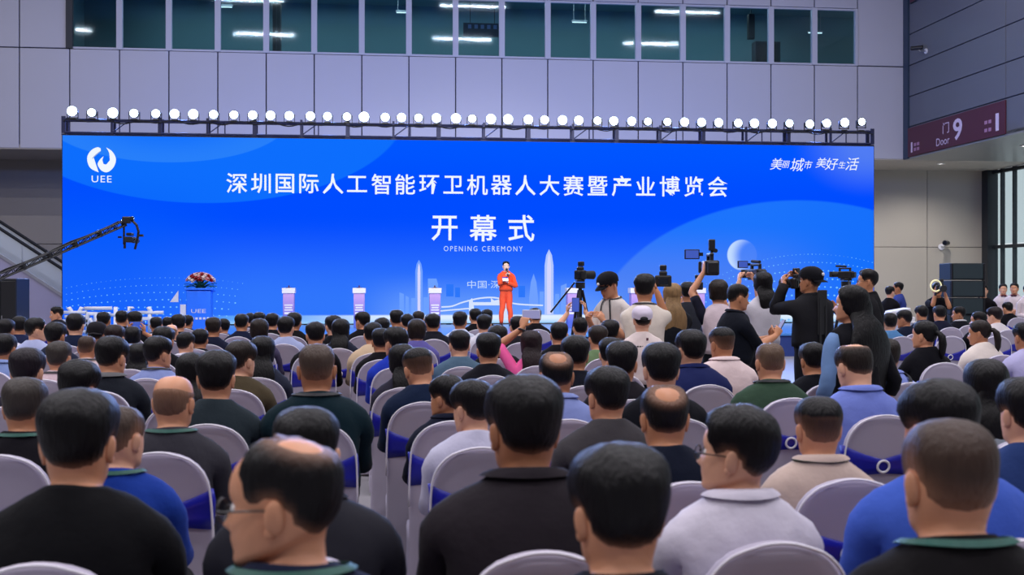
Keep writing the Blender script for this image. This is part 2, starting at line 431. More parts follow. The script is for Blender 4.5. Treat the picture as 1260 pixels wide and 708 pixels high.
MB().box((-0.03, 0, 0), (0.05, 3.6, 0.8), bevel=0.01).build('board', M['sign'], t)
MB().box((-0.03, 0, -0.41), (0.06, 3.62, 0.02)).build('edge_strip', M['jamb'], t)

# security cameras
def cctv(px, py, Y=None, X=None, lab='', scale=1.0):
    p = on_y(px, py, Y) if Y else on_x(px, py, X)
    n = Vector((0, -1, 0)) if Y else Vector((-1, 0, 0))
    t = empty('security_camera', p); prop(t, lab, 'camera', 'security cameras on the walls'); t.scale = (scale,)*3
    s = Vector((n.y, -n.x, 0))
    MB().cyl((0, 0, 0), n*0.04, 0.09, n=14).build('mount', M['white_plastic'], t)
    MB().path([Vector(n)*0.04, n*0.2, n*0.28+Vector((0, 0, 0.06))], 0.025).build('arm', M['steel'], t)
    e = n*0.30+Vector((0, 0, 0.1)); d = (n+s*0.8).normalized()
    MB().cyl(e-d*0.16, e+d*0.2, 0.07, n=14).build('housing', M['black_plastic'], t)
    MB().cyl(e+d*0.2, e+d*0.215, 0.05, n=12).build('lens', M['glass_lens'], t)
cctv(1140, 63, X=XR, lab='security camera with floodlights high on the grey right wall', scale=1.0)
cctv(1158, 304, Y=YL, lab='dark security camera on the lower wall above the loudspeaker stack', scale=1.3)
cctv(1083, 205, Y=YL, lab='pale security camera under the soffit beside the screen corner', scale=1.1)
# downlights in the soffit of the glazed recess
dl_m = mat('downlight_disc', (1, 1, 1, 1), 0.5, emit=(1.0, 0.96, 0.9, 1), estr=3.0)
for i, (x, y) in enumerate(((19.2, 37.6), (21.2, 35.0), (19.2, 32.4), (21.2, 29.8), (15.0, 38.4))):
    t = empty('recessed_downlight', (x, y, ZS-0.02)); prop(t, 'round recessed downlight in the metal soffit, %s' % ('third from the glass corner', 'second from the glass corner', 'fourth from the glass corner', 'fifth from the glass corner', 'the one beside the screen')[i], 'light', 'downlights of the glazed recess')
    MB().torus((0, 0, -0.01), 0.12, 0.018, 20, 6).build('trim_ring', M['steel'], t, smooth=True)
    MB().cyl((0, 0, -0.012), (0, 0, 0.0), 0.105, n=20).build('diffuser', dl_m, t)
    d = bpy.data.lights.new('downlight', 'SPOT'); d.energy = 420; d.color = (1.0, 0.95, 0.88); d.spot_size = math.radians(150); d.spot_blend = 0.7; d.shadow_soft_size = 0.1
    lo = bpy.data.objects.new('downlight', d); COL.objects.link(lo); lo.location = (0, 0, -0.05); lo.parent = t
# ================================================================= THE STAGE AND THE LED SCREEN
YS = 30.55
sxl, sxr = on_y(77, 0, YS).x, on_y(1075, 0, YS).x
sz0, sz1 = 0.55, 5.455
SCX, SCZ = (sxl+sxr)/2, (sz0+sz1)/2
SW, SH = sxr-sxl, sz1-sz0
STZ = 0.52
stage = empty('stage', (2.6, 27.4, 0)); prop(stage, 'low wide stage with a glossy blue deck below the big screen', 'stage')
deck_m = mat('stage_deck', srgb(70, 130, 205), 0.25, 0, 0.6, var=0.05)
MB().box((0, 0, STZ-0.03), (22.6, 6.0, 0.06), bevel=0.01).build('deck', deck_m, stage)
MB().box((0, 0, (STZ-0.06)/2), (22.5, 5.9, STZ-0.06)).build('fascia', mat('stage_fascia', srgb(26, 50, 120), 0.6), stage)
m = MB()
for i in range(2): m.box((-11.0+22.0*i, -3.2, STZ/4), (0.9, 0.4, STZ/2), bevel=0.01)
m.build('step', M['black_matte'], stage)

screen = empty('led_screen', (SCX, YS, STZ)); prop(screen, 'huge blue LED screen announcing the opening ceremony above the stage', 'screen')
LZ = SCZ-STZ   # centre of the picture in the screen's own space
MB().box((0, 0.2, LZ), (SW+0.06, 0.36, SH+0.04), bevel=0.01).build('housing', M['screen_frame'], screen)
m = MB()
for i in range(12): m.box((-SW/2+0.5+(SW-1.0)*i/11, 0.25, -STZ+(STZ+0.03)/2), (0.12, 0.3, STZ+0.03))
m.build('support_leg', M['screen_frame'], screen)
# the picture: node maths on the screen's own coordinates (metres from its centre)
sm = bpy.data.materials.new('screen_picture'); sm.use_nodes = True
nt = sm.node_tree; nt.nodes.clear()
out = nt.nodes.new('ShaderNodeOutputMaterial'); em = nt.nodes.new('ShaderNodeEmission')
nt.links.new(em.outputs[0], out.inputs[0])
tc = nt.nodes.new('ShaderNodeTexCoord'); sx = nt.nodes.new('ShaderNodeSeparateXYZ')
nt.links.new(tc.outputs['Object'], sx.inputs[0])
def mth(op, a, b=None, c=None, clamp=False):
    n = nt.nodes.new('ShaderNodeMath'); n.operation = op; n.use_clamp = clamp
    for i, v in enumerate((a, b, c)):
        if v is None: continue
        if isinstance(v, (int, float)): n.inputs[i].default_value = v
        else: nt.links.new(v, n.inputs[i])
    return n.outputs[0]
def smooth(v, a, b):
    n = nt.nodes.new('ShaderNodeMapRange'); n.interpolation_type = 'SMOOTHSTEP'
    nt.links.new(v, n.inputs[0]); n.inputs[1].default_value = a; n.inputs[2].default_value = b
    return n.outputs[0]
def mixc(f, a, b):
    n = nt.nodes.new('ShaderNodeMix'); n.data_type = 'RGBA'
    for s_, v in ((0, f), (6, a), (7, b)):
        if isinstance(v, (int, float)): n.inputs[s_].default_value = v
        elif isinstance(v, tuple): n.inputs[s_].default_value = v
        else: nt.links.new(v, n.inputs[s_])
    return n.outputs[2]
PX, PZ = sx.outputs[0], sx.outputs[2]
def sp(px, py):
    p = on_y(px, py, YS); return p.x-SCX, p.z-SCZ
def ell(px, py, rx, ry):
    """1 at the rim of an ellipse given in photograph pixels"""
    cx, cz = sp(px, py); k = depth_on_y(px, YS)/FPX
    dx = mth('DIVIDE', mth('SUBTRACT', PX, cx), rx*k); dz = mth('DIVIDE', mth('SUBTRACT', PZ, cz), ry*k)
    return mth('SQRT', mth('ADD', mth('MULTIPLY', dx, dx), mth('MULTIPLY', dz, dz)))
def zrow(py): return sp(580, py)[1]
low = smooth(PZ, zrow(262), zrow(375))
c = mixc(low, srgb(0, 76, 255), srgb(48, 118, 252))
c = mixc(smooth(PZ, zrow(250), zrow(170)), c, srgb(0, 86, 255))
e = ell(250, 128, 250, 122)
c = mixc(mth('MULTIPLY', mth('SUBTRACT', 1.0, smooth(e, 0.992, 1.008)), 0.9), c, srgb(14, 112, 253))
e = ell(205, 142, 150, 58)
c = mixc(mth('MULTIPLY', mth('SUBTRACT', 1.0, smooth(e, 0.985, 1.01)), mth('MULTIPLY', smooth(e, 0.2, 1.0), 0.85)), c, srgb(42, 130, 250))
# left foot of the picture is a deeper blue again
c = mixc(mth('MULTIPLY', smooth(PX, sp(330, 0)[0], sp(130, 0)[0]), 0.75), c, mixc(smooth(PZ, zrow(300), zrow(210)), srgb(4, 92, 252), c))
# domed hill on the right
e = ell(985, 420, 262, 174)
dome = mixc(smooth(PZ, zrow(270), zrow(350)), srgb(28, 116, 253), srgb(74, 128, 246))
dome = mixc(smooth(PX, sp(900, 0)[0], sp(1060, 0)[0]), dome, srgb(22, 112, 252))
c = mixc(mth('SUBTRACT', 1.0, smooth(e, 0.985, 1.006)), c, dome)
# pale corner
e = ell(1068, 182, 95, 62)
c = mixc(mth('MULTIPLY', mth('SUBTRACT', 1.0, smooth(e, 0.1, 1.05)), 0.75), c, srgb(92, 134, 240))
# crescent moon
e = ell(913, 314, 19, 19); e2 = ell(927, 315, 26, 26)
c = mixc(mth('MULTIPLY', mth('SUBTRACT', 1.0, smooth(e, 0.94, 1.03)), mth('ADD', mth('MULTIPLY', smooth(e2, 0.55, 1.2), 0.9), 0.06)), c, srgb(196, 222, 255))
# haze and the bright waterline along the foot
hz = mth('MULTIPLY', smooth(PZ, zrow(330), zrow(392)), mth('MULTIPLY', smooth(PX, sp(420, 0)[0], sp(520, 0)[0]), smooth(PX, sp(830, 0)[0], sp(700, 0)[0])))
c = mixc(mth('MULTIPLY', hz, 0.5), c, srgb(136, 186, 254))
wl = smooth(PZ, zrow(386.5), zrow(389))
wcol = mixc(smooth(PX, sp(330, 0)[0], sp(500, 0)[0]), srgb(96, 166, 250), srgb(222, 238, 255))
wcol = mixc(smooth(PZ, zrow(391), zrow(399)), wcol, srgb(150, 205, 252))
c = mixc(mth('MULTIPLY', wl, smooth(PX, sp(240, 0)[0], sp(290, 0)[0])), c, wcol)
nt.links.new(c, em.inputs[0]); em.inputs[1].default_value = 1.0
pic = MB(); pic.box((0, 0, 0), (SW, 0.02, SH)); pic = pic.build('picture', sm, screen, loc=(0, 0.0, LZ))

def glow(name, col, s=1.0): return mat(name, (0, 0, 0, 1), 0.8, spec=0.0, emit=col, estr=s)
white_print = glow('print_white', srgb(240, 247, 255))
soft_print = glow('print_soft_white', srgb(196, 220, 255))
def stext(body, x0, x1, y0, y1, material=None, name='title_lettering', **k):
    a, b = on_y(x0, y1, YS), on_y(x1, y0, YS)
    return text_box(body, (a.x-SCX, -0.018, a.z-STZ), (1, 0, 0), b.x-a.x, b.z-a.z, material or white_print, screen, name, **k)
# each character of the title is set on its own so that the line keeps the photograph's pitch
title = '深圳国际人工智能环卫机器人大赛暨产业博览会'
xa, xb = 278.5, 896.0
def screen_line(chars, xs0, xs1, ya, yb, h, frac, off, name):
    pts = []
    n = len(chars); pitch = (xs1-xs0-(xs1-xs0)/(n)*frac*0)/n
    me_all = []
    for i, ch in enumerate(chars):
        me_all.append((ch, xs0+(xs1-xs0)*(i+0.5)/n))
    return me_all
def char_at(ch, pxc, pyc, em_px, material, off=0.0, name='title_lettering', shear=0.0):
    """one character at its natural proportions, em box em_px pixels"""
    me = text_mesh(ch, offset=off, shear=shear, res=2)
    n = len(me.vertices); co = np.empty(n*3); me.vertices.foreach_get('co', co); co = co.reshape(n, 3)
    p = on_y(pxc, pyc, YS); k = depth_on_y(pxc, YS)/FPX*em_px
    mid = (co.min(0)+co.max(0))/2
    P = np.zeros_like(co)
    P[:, 0] = (co[:, 0]-mid[0])*k+p.x-SCX; P[:, 1] = -0.018; P[:, 2] = (co[:, 1]-mid[1])*k+p.z-STZ
    return me, P
def set_line(items, material, name):
    V, F = [], []
    for me, P in items:
        o_ = len(V); V += [tuple(v) for v in P]; F += [tuple(o_+i for i in p.vertices) for p in me.polygons]
        bpy.data.meshes.remove(me)
    return obj(name, mesh_from(name, V, F, material, smooth=False), screen)
n = len(title); pitch = (896.0-278.5-26)/(n-1)
set_line([char_at(ch, 291.5+pitch*i, 225.5+4.5*i/(n-1), 26.5, None, 0.010) for i, ch in enumerate(title)], white_print, 'title_lettering')
set_line([char_at(ch, x, 281, 34.5, None, 0.012) for ch, x in zip('开幕式', (547, 594.5, 641.5))], white_print, 'title_lettering')
stext('OPENING CEREMONY', 546, 643, 303.3, 309.3, soft_print, space=1.35)
stext('中国·深圳', 575, 628, 345.5, 355, soft_print, offset=0.0)
stext('UEE', 113, 137.5, 216.5, 224.5, white_print, space=1.15)
set_line([char_at(ch, x, y, s_, None, 0.0, shear=0.25) for ch, x, y, s_ in (('美', 955, 202, 15.5), ('丽', 967, 202.5, 10), ('城', 981, 203, 17.5), ('市', 994.5, 203, 11), ('美', 1010, 200.5, 13.5), ('好', 1023, 202, 16), ('生', 1035.5, 203, 9.5), ('活', 1048.5, 202, 17))], white_print, 'slogan_lettering')

def flat(name, polys, material, lift=0.016):
    """flat print on the picture; polys are outlines in photograph pixels"""
    bm = bmesh.new()
    for poly in polys:
        vs = []
        for (x, y) in poly:
            p = on_y(x, y, YS); vs.append(bm.verts.new((p.x-SCX, -lift, p.z-STZ)))
        bm.faces.new(vs)
    bmesh.ops.triangulate(bm, faces=bm.faces, ngon_method='EAR_CLIP')
    me = bpy.data.meshes.new(name); bm.to_mesh(me); bm.free(); me.materials.append(material)
    return obj(name, me, screen)
# ring emblem: two interlocking swooshes
def swoosh(pairs_out, pairs_in): return pairs_out+list(reversed(pairs_in))
def spline(pts, n=8):
    P = [Vector((p[0], p[1], 0)) for p in pts]; P = [P[0]]+P+[P[-1]]
    o_ = []
    for i in range(1, len(P)-2):
        for k in range(n):
            t_ = k/n; a, b, c_, d = P[i-1], P[i], P[i+1], P[i+2]
            q = 0.5*((2*b)+(c_-a)*t_+(2*a-5*b+4*c_-d)*t_**2+(3*b-a-3*c_+d)*t_**3); o_.append((q.x, q.y))
    o_.append((P[-2].x, P[-2].y)); return o_
lz = lambda x, y: (70+x/6.0, 165+y/6.0)      # read from a 6x crop
s1 = [lz(*p) for p in ((325, 108), (300, 98), (258, 118), (228, 160), (228, 210), (252, 255), (310, 284))]
s1b = [lz(*p) for p in ((325, 125), (300, 150), (272, 172), (268, 200), (280, 240), (310, 284))]
s2 = [lz(*p) for p in ((365, 100), (410, 130), (437, 185), (420, 245), (375, 282), (330, 270), (302, 225), (320, 188), (345, 165))]
s2b = [lz(*p) for p in ((365, 100), (388, 140), (395, 180), (382, 215), (358, 225), (335, 210), (345, 165))]
flat('emblem', [spline(s1)+list(reversed(spline(s1b)))[1:], spline(s2)+list(reversed(spline(s2b)))[1:-1]], white_print)
flat('emblem', [spline([lz(262, 178), lz(290, 150), lz(318, 128)])+list(reversed(spline([lz(264, 184), lz(293, 156), lz(320, 133)])))], glow('print_emblem_line', srgb(150, 170, 215)), 0.019)
# skyline printed on the picture
def tower(xc, w, y0, y1, tip):
    return [(xc-w/2, y1), (xc-w/2, y0+tip), (xc-w*0.32, y0+tip*0.35), (xc, y0), (xc+w*0.32, y0+tip*0.35), (xc+w/2, y0+tip), (xc+w/2, y1)]
pale = glow('print_tower_pale', srgb(176, 198, 255)); mid_ = glow('print_tower_blue', srgb(112, 160, 254)); dim = glow('print_tower_dim', srgb(108, 160, 255)); pink = glow('print_tower_pink', srgb(212, 214, 255))
for pl in [tower(515.5, 9, 320, 387, 14), tower(656.5, 11, 337, 387, 30), [(690, 387), (690, 352), (697, 349), (698, 387)]]: flat('tower_print', [pl], mid_)
flat('tower_print', [tower(675.5, 11, 307, 387, 20)], pale)
for pl in [tower(675.5, 5, 311, 387, 18), tower(515.5, 3.5, 324, 387, 12)]: flat('tower_print', [pl], pink, 0.019)
for pl in [[(491.5, 387), (491.5, 360), (497, 362), (497, 387)], [(499, 387), (499, 364), (503, 366), (503, 387)], [(506, 387), (506, 367), (511, 367), (511, 387)], [(521, 387), (521, 366), (526.5, 366), (526.5, 387)], [(526.5, 387), (526.5, 343), (527.5, 343), (527.5, 352), (536, 350), (537, 343), (539, 350), (539, 387)], [(664, 387), (664, 359), (669, 359), (669, 387)], [(683, 387), (683, 362), (688, 362), (688, 387)]]: flat('tower_print', [pl], dim)
deep_ = glow('print_tower_deep', srgb(44, 118, 250))
for pl in [[(549, 365), (549, 350), (558, 350), (558, 365)], [(560, 366), (560, 354), (566, 354), (566, 366)], [(638, 366), (638, 352), (646, 352), (646, 366)]]: flat('tower_print', [pl], deep_)
def band(pts, w): return [(x, y-w/2) for x, y in spline(pts)]+[(x, y+w/2) for x, y in reversed(spline(pts))]
flat('bridge_print', [band([(543, 378), (556, 377), (570, 372), (592, 367), (612, 367), (634, 374), (668, 376)], 1.8), band([(540, 383), (575, 380), (577, 380)], 1.6), [(577, 392), (577, 370), (581, 367), (582, 372), (604, 372), (604, 367), (608, 370), (622, 367), (625, 392), (619, 392), (619, 376), (583, 376), (583, 392)]], glow('print_bridge', srgb(214, 228, 255)), 0.017)
# halftone dot waves
dots = []
random.seed(5)
def dot_wave(cx, cy, rx, ry, x0, x1, step, r, fade):
    x = x0
    while x < x1:
        q = 1-((x-cx)/rx)**2
        if q > 0:
            y = cy-ry*math.sqrt(q); rr = r*(0.75+0.5*random.random())
            dots.append([(x-rr, y), (x, y-rr*0.8), (x+rr, y), (x, y+rr*0.8)])
        x += step*(0.93+0.14*random.random())
for i in range(8): dot_wave(205, 438-i*0.5, 250, 96-9.5*i, 82, 300-i*3, 6.0+0.5*i, 0.55+0.17*i, 0)
for i in range(10): dot_wave(1000, 446, 190, 133-10*i, 850+i*4, 1073, 5.0+0.5*i, 0.65+0.2*i, 0)
flat('dot_pattern', dots, glow('print_dots', srgb(118, 196, 255)), 0.0165)['kind'] = 'stuff'

# block letters standing along the front edge of the stage
letm = mat('letter_white', srgb(236, 238, 246), 0.5, var=0.02)
for ch, px, lab in zip('美丽城市', (92, 120, 152, 184), ('first', 'second', 'third', 'fourth')):
    me = text_mesh(ch, offset=0.02, res=2)
    bm = bmesh.new(); bm.from_mesh(me); bpy.data.meshes.remove(me)
    xs = [v.co.x for v in bm.verts]; ys = [v.co.y for v in bm.verts]
    w_, h_ = max(xs)-min(xs), max(ys)-min(ys); cx_, y_ = (max(xs)+min(xs))/2, min(ys)
    for v in bm.verts: v.co = Vector(((v.co.x-cx_)/w_*0.56, 0, (v.co.y-y_)/h_*0.60))
    r_ = bmesh.ops.extrude_face_region(bm, geom=list(bm.faces))
    for v in [x for x in r_['geom'] if isinstance(x, bmesh.types.BMVert)]: v.co.y += 0.12
    bmesh.ops.recalc_face_normals(bm, faces=bm.faces)
    me = bpy.data.meshes.new('stage_letter'); bm.to_mesh(me); bm.free(); me.materials.append(letm)
    p = on_y(px, 400, 25.45); o = obj('stage_letter', me, None, (p.x, 25.45, STZ))
    prop(o, 'white block character %s standing on the stage edge, %s of the four' % (ch, lab), 'letter', 'block characters on the stage edge')

# lectern with the flower arrangement
lp = at_depth(246, 400, 27.2); lx, ly = lp.x, lp.y
t = empty('lectern', (lx, ly, STZ)); prop(t, 'blue lectern with white fins at the left of the stage', 'lectern')
lect_m = mat('lectern_blue', srgb(40, 122, 255), 0.4, var=0.03)
MB().box((0, 0, 0.46), (0.56, 0.42, 0.92), bevel=0.015).build('body', lect_m, t)
MB().box((0, 0.02, 0.945), (0.66, 0.5, 0.05), bevel=0.012, rot=Matrix.Rotation(math.radians(-6), 3, 'X')).build('top', lect_m, t)
MB().prism([(-0.66, -0.2, 0.66), (-0.47, -0.2, 0.66), (-0.47, -0.2, 0.93)], (0, 1, 0), 0.04).build('fin', M['white_plastic'], t)
MB().box((-0.36, -0.18, 0.30), (0.13, 0.05, 0.60), bevel=0.004).build('fin', M['white_plastic'], t)
MB().box((-0.40, -0.18, 0.66), (0.02, 0.03, 0.2)).box((-0.30, -0.16, 0.5), (0.06, 0.03, 0.03)).build('bracket', lect_m, t)
text_box('UEE', (-0.17, -0.214, 0.40), (1, 0, 0), 0.34, 0.09, M['white_plastic'], t, 'front_lettering')
m = MB()
for i in range(6): m.box((-0.22+0.088*i, -0.213, 0.27), (0.055, 0.006, 0.05))
m.build('small_lettering', M['white_plastic'], t)['kind'] = 'stuff'
fl = empty('flower_arrangement', (lx+0.02, ly-0.02, STZ+0.965)); prop(fl, 'red and white flower arrangement on top of the blue lectern', 'flowers')
MB().cyl((0, 0, 0), (0, 0, 0.07), 0.09, 0.15, n=16).build('bowl', mat('bowl_green', srgb(40, 80, 60), 0.5), fl)
def leaf_mesh():
    v, f = [], []
    for i in range(7):
        t_ = i/6; w_ = 0.05*math.sin(math.pi*min(1, t_*0.95+0.03)); z = 0.05*math.sin(t_*2.2)
        v += [(-w_, t_*0.26, z), (0, t_*0.26, z-0.012), (w_, t_*0.26, z)]
        if i: b_ = 3*(i-1); f += [(b_, b_+1, b_+4, b_+3), (b_+1, b_+2, b_+5, b_+4)]
    return mesh_from('leaf', v, f, mat('leaf_green', srgb(40, 96, 58), 0.5, var=0.2))
lm = leaf_mesh()
random.seed(11)
for i in range(16):
    o = obj('leaf', lm, fl, (0.1*math.sin(i*0.39), 0.1*math.cos(i*0.39), 0.06))
    o.rotation_euler = (random.uniform(-0.25, 0.35), 0, -i*0.3927+random.uniform(-.15, .15)); o.scale = (1.1,)*3
def blossom(col, nm):
    v, f = [], []
    for r_, (n_, rad, up) in enumerate(((7, 0.055, 0.015), (6, 0.042, 0.045), (5, 0.026, 0.06))):
        for k in range(n_):
            a = 2*math.pi*(k+0.37*r_)/n_; ca, sa = math.cos(a), math.sin(a); b_ = len(v); w_ = rad*0.55
            v += [(0, 0, 0), (ca*rad*0.6-sa*w_, sa*rad*0.6+ca*w_, up*0.7), (ca*rad, sa*rad, up), (ca*rad*0.6+sa*w_, sa*rad*0.6-ca*w_, up*0.7)]
            f.append((b_, b_+3, b_+2, b_+1))
    return mesh_from('blossom', v, f, mat('petal_'+nm, col, 0.55, var=0.1, vscale=30))
bl = [blossom(srgb(168, 28, 40), 'red'), blossom(srgb(244, 230, 226), 'white'), blossom(srgb(236, 176, 180), 'pink')]
for i in range(64):
    a = i*2.399; r_ = math.sqrt((i+0.5)/64)
    d = Vector((0.30*r_*math.cos(a), 0.2*r_*math.sin(a), 0.10+0.24*math.sqrt(max(0, 1-r_*r_*0.9))))
    o = obj('blossom', bl[(0, 1, 0, 1, 2)[(i*7+i//5) % 5]], fl, d)
    nrm = Vector((d.x*2.2, d.y*2.2, 0.35+d.z)); o.rotation_euler = nrm.to_track_quat('Z', 'Y').to_euler(); o.scale = (1.25,)*3
m = MB()
for i in range(20):
    a = i*2.399; r_ = math.sqrt((i+0.5)/20); m.cyl((0.03*math.cos(a), 0.03*math.sin(a), 0.05), (0.28*r_*math.cos(a), 0.18*r_*math.sin(a), 0.12+0.2*math.sqrt(max(0, 1-r_*r_*0.9))), 0.006, n=5)
m.build('stems', mat('stem_green', srgb(50, 100, 60), 0.6), fl)

# launch pedestals
pm = bpy.data.materials.new('pedestal_print'); pm.use_nodes = True
nt = pm.node_tree; b = nt.nodes['Principled BSDF']; tc = nt.nodes.new('ShaderNodeTexCoord'); s_ = nt.nodes.new('ShaderNodeSeparateXYZ'); cr = nt.nodes.new('ShaderNodeValToRGB')
nt.links.new(tc.outputs['Object'], s_.inputs[0]); nt.links.new(s_.outputs[2], cr.inputs[0]); nt.links.new(cr.outputs[0], b.inputs['Base Color']); b.inputs['Roughness'].default_value = 0.5
cr.color_ramp.elements[0].position = 0.15; cr.color_ramp.elements[0].color = srgb(70, 96, 200)
cr.color_ramp.elements[1].position = 0.85; cr.color_ramp.elements[1].color = srgb(196, 158, 214)
ped0 = None
names = ('first', 'second', 'third', 'fourth', 'fifth', 'sixth')
for i, px in enumerate((355.5, 442, 535, 704, 782, 859)):
    p = at_depth(px, 400, 28.4)
    if ped0 is None:
        ped0 = empty('pedestal', (p.x, p.y, STZ))
        MB().box((0, 0, 0.43), (0.27, 0.27, 0.86), bevel=0.006).build('body', pm, ped0)
        MB().box((0, 0, 0.92), (0.32, 0.32, 0.13), bevel=0.008).build('top', M['white_plastic'], ped0)
        MB().cyl((0, 0, 0.985), (0, 0, 1.0), 0.07, n=18).cyl((0.0, 0, 1.0), (0.0, 0, 1.05), 0.015, n=8).build('button', M['sign'], ped0)
        m = MB()
        for zz in (0.56, 0.50, 0.44): m.box((0, -0.138, zz), (0.20 if zz != 0.50 else 0.17, 0.006, 0.032))
        m.box((0, -0.138, 0.36), (0.2, 0.006, 0.05)).build('print_band', M['white_plastic'], ped0)
        q = ped0
    else:
        q = ped0.copy(); COL.objects.link(q); q.location = (p.x, p.y, STZ)
        for ch in list(ped0.children):
            c_ = ch.copy(); COL.objects.link(c_); c_.parent = q
    prop(q, 'slim lilac launch pedestal with white top, %s from the left on stage' % names[i], 'pedestal', 'launch pedestals along the stage')

# lighting truss on top of the screen, with a row of beam lights
TZ = sz1+0.02
tr = empty('lighting_truss', (SCX, YS+0.25, sz1+0.03)); prop(tr, 'dark box truss carrying the beam lights along the screen top', 'truss')
tz0, tz1 = 0.06, 0.40
hw = SW/2
for (yy, zz) in ((-0.16, tz0), (0.16, tz0), (-0.16, tz1), (0.16, tz1)):
    MB().cyl((-hw, yy, zz), (hw, yy, zz), 0.025, n=8).build('chord', M['truss_metal'], tr)
npost = 18
for i in range(npost+1):
    x = -hw+SW*i/npost
    m = MB()
    for yy in (-0.16, 0.16):
        m.box((x, yy, (tz0+tz1)/2+0.03), (0.06 if i % 2 else 0.10, 0.05, tz1-tz0+0.10))
    m.cyl((x, -0.16, tz0), (x, 0.16, tz0), 0.018, n=6).cyl((x, -0.16, tz1), (x, 0.16, tz1), 0.018, n=6)
    m.box((x, 0, tz0-0.045), (0.12, 0.3, 0.03)).build('post', M['truss_metal'], tr)
    if i < npost and i % 2 == 1:
        MB().cyl((x, -0.16, tz0), (x+0.45, -0.16, tz1), 0.015, n=6).cyl((x+0.45, -0.16, tz0), (x+0.45, -0.16, tz1), 0.018, n=6).build('brace', M['truss_metal'], tr)
pts = []
for i in range(180):
    x = -hw+SW*i/179; pts.append(Vector((x, -0.2, tz1-0.05+0.035*math.sin(i*0.9)+0.02*math.sin(i*0.37))))
m = MB()
for a, b_ in zip(pts[:-1], pts[1:]): m.cyl(a, b_, 0.018, n=5, caps=False)
m.build('cable', M['black_plastic'], tr)
LX = [(89, 137), (113, 139), (139, 140), (165, 142), (192, 143), (215, 144), (238, 145), (263, 145), (288, 147), (311, 146), (333, 147), (356, 148), (382, 149), (403, 149), (427, 150), (448, 150), (474, 151), (494, 151), (515, 152), (537, 152), (561, 153), (581, 153), (604, 154), (625, 153), (650, 155), (670, 155), (692, 156), (712, 157), (735, 157), (755, 157), (777, 156), (797, 156), (821, 155), (842, 156), (863, 155), (884, 156), (908, 156), (928, 154), (950, 153), (971, 152), (996, 153), (1017, 152), (1039, 151), (1060, 150)]
lens_m = mat('beam_lens', (0.8, 0.9, 1, 1), 0.3, emit=(0.55, 0.75, 1.0, 1), estr=9.0)
parts = None
ordn = ['%d%s' % (k, 'th' if 10 < k % 100 < 14 else {1: 'st', 2: 'nd', 3: 'rd'}.get(k % 10, 'th')) for k in range(1, 60)]
for i, (px, py) in enumerate(LX):
    p = on_y(px, py, YS+0.05)
    base = sz1+tz1+0.025
    q = empty('beam_light', (p.x, YS+0.09, base))
    dz = p.z-base
    prop(q, 'round white beam light on the truss, %s counting from the left end' % ordn[i], 'light', 'beam lights along the screen top')
    if parts is None:
        parts = []
        parts.append(MB().box((0, 0, 0.02), (0.16, 0.12, 0.04), bevel=0.006).build('clamp', M['black_plastic'], q))
        parts.append(MB().box((-0.135, 0, 0.13), (0.015, 0.05, 0.22)).box((0.135, 0, 0.13), (0.015, 0.05, 0.22)).box((0, 0, 0.035), (0.285, 0.05, 0.015)).build('yoke', M['black_plastic'], q))
        parts.append(MB().cyl((0, 0.16, 0.2), (0, -0.07, 0.2), 0.09, 0.125, n=24).build('housing', M['black_plastic'], q, smooth=True))
        parts.append(MB().sphere((0, -0.07, 0.2), 0.118, (1, 0.3, 1), n=20, m=10).build('lens', lens_m, q, smooth=True))
        pp = parts
    else:
        pp = []
        for c0 in parts:
            c_ = c0.copy(); COL.objects.link(c_); c_.parent = q; pp.append(c_)
    for c_ in pp:
        if c_.name.split('.')[0] in ('housing', 'lens', 'yoke'): c_.location = (0, 0, max(-0.02, dz-0.2))
    r_ = random.Random(i).uniform(0.85, 1.12)
    for c_ in pp:
        if c_.name.startswith('lens'): c_.scale = (r_, 1, r_); c_.location.z += 0.2*(1-r_)
    if i % 4 == 1:                                   # some fixtures get an unseen blue point light, added to tint the wall behind
        d = bpy.data.lights.new('added_wall_tint', 'POINT'); d.energy = 120; d.color = (0.16, 0.30, 1.0); d.shadow_soft_size = 0.15
        lo = bpy.data.objects.new('added_wall_tint', d); COL.objects.link(lo); lo.location = (0, 0.55, 0.5); lo.parent = q
    if i % 3 == 0:                                   # and throw their beams over the heads of the audience
        d = bpy.data.lights.new('beam', 'SPOT'); d.energy = 900; d.color = (0.30, 0.46, 1.0); d.shadow_soft_size = 0.11; d.spot_size = math.radians(70); d.spot_blend = 0.6
        lo = bpy.data.objects.new('beam', d); COL.objects.link(lo); lo.location = (0, -0.16, 0.2); lo.rotation_euler = (math.radians(78), 0, math.radians(180)); lo.parent = q
# ================================================================= PEOPLE
NC = 40
_th = 2*np.pi*np.arange(NC)/NC
PHI = _th-0.38*np.sin(_th)                     # columns gather at the face
SPH, CPH = np.sin(PHI), np.cos(PHI)
ABSPHI = np.degrees(np.where(PHI > np.pi, 2*np.pi-PHI, PHI))
def Rx(a): c, s = math.cos(a), math.sin(a); return np.array([[1, 0, 0], [0, c, -s], [0, s, c]])
def Ry(a): c, s = math.cos(a), math.sin(a); return np.array([[c, 0, s], [0, 1, 0], [-s, 0, c]])
def Rz(a): c, s = math.cos(a), math.sin(a); return np.array([[c, -s, 0], [s, c, 0], [0, 0, 1]])
def spow(v, p): return np.sign(v)*np.abs(v)**p

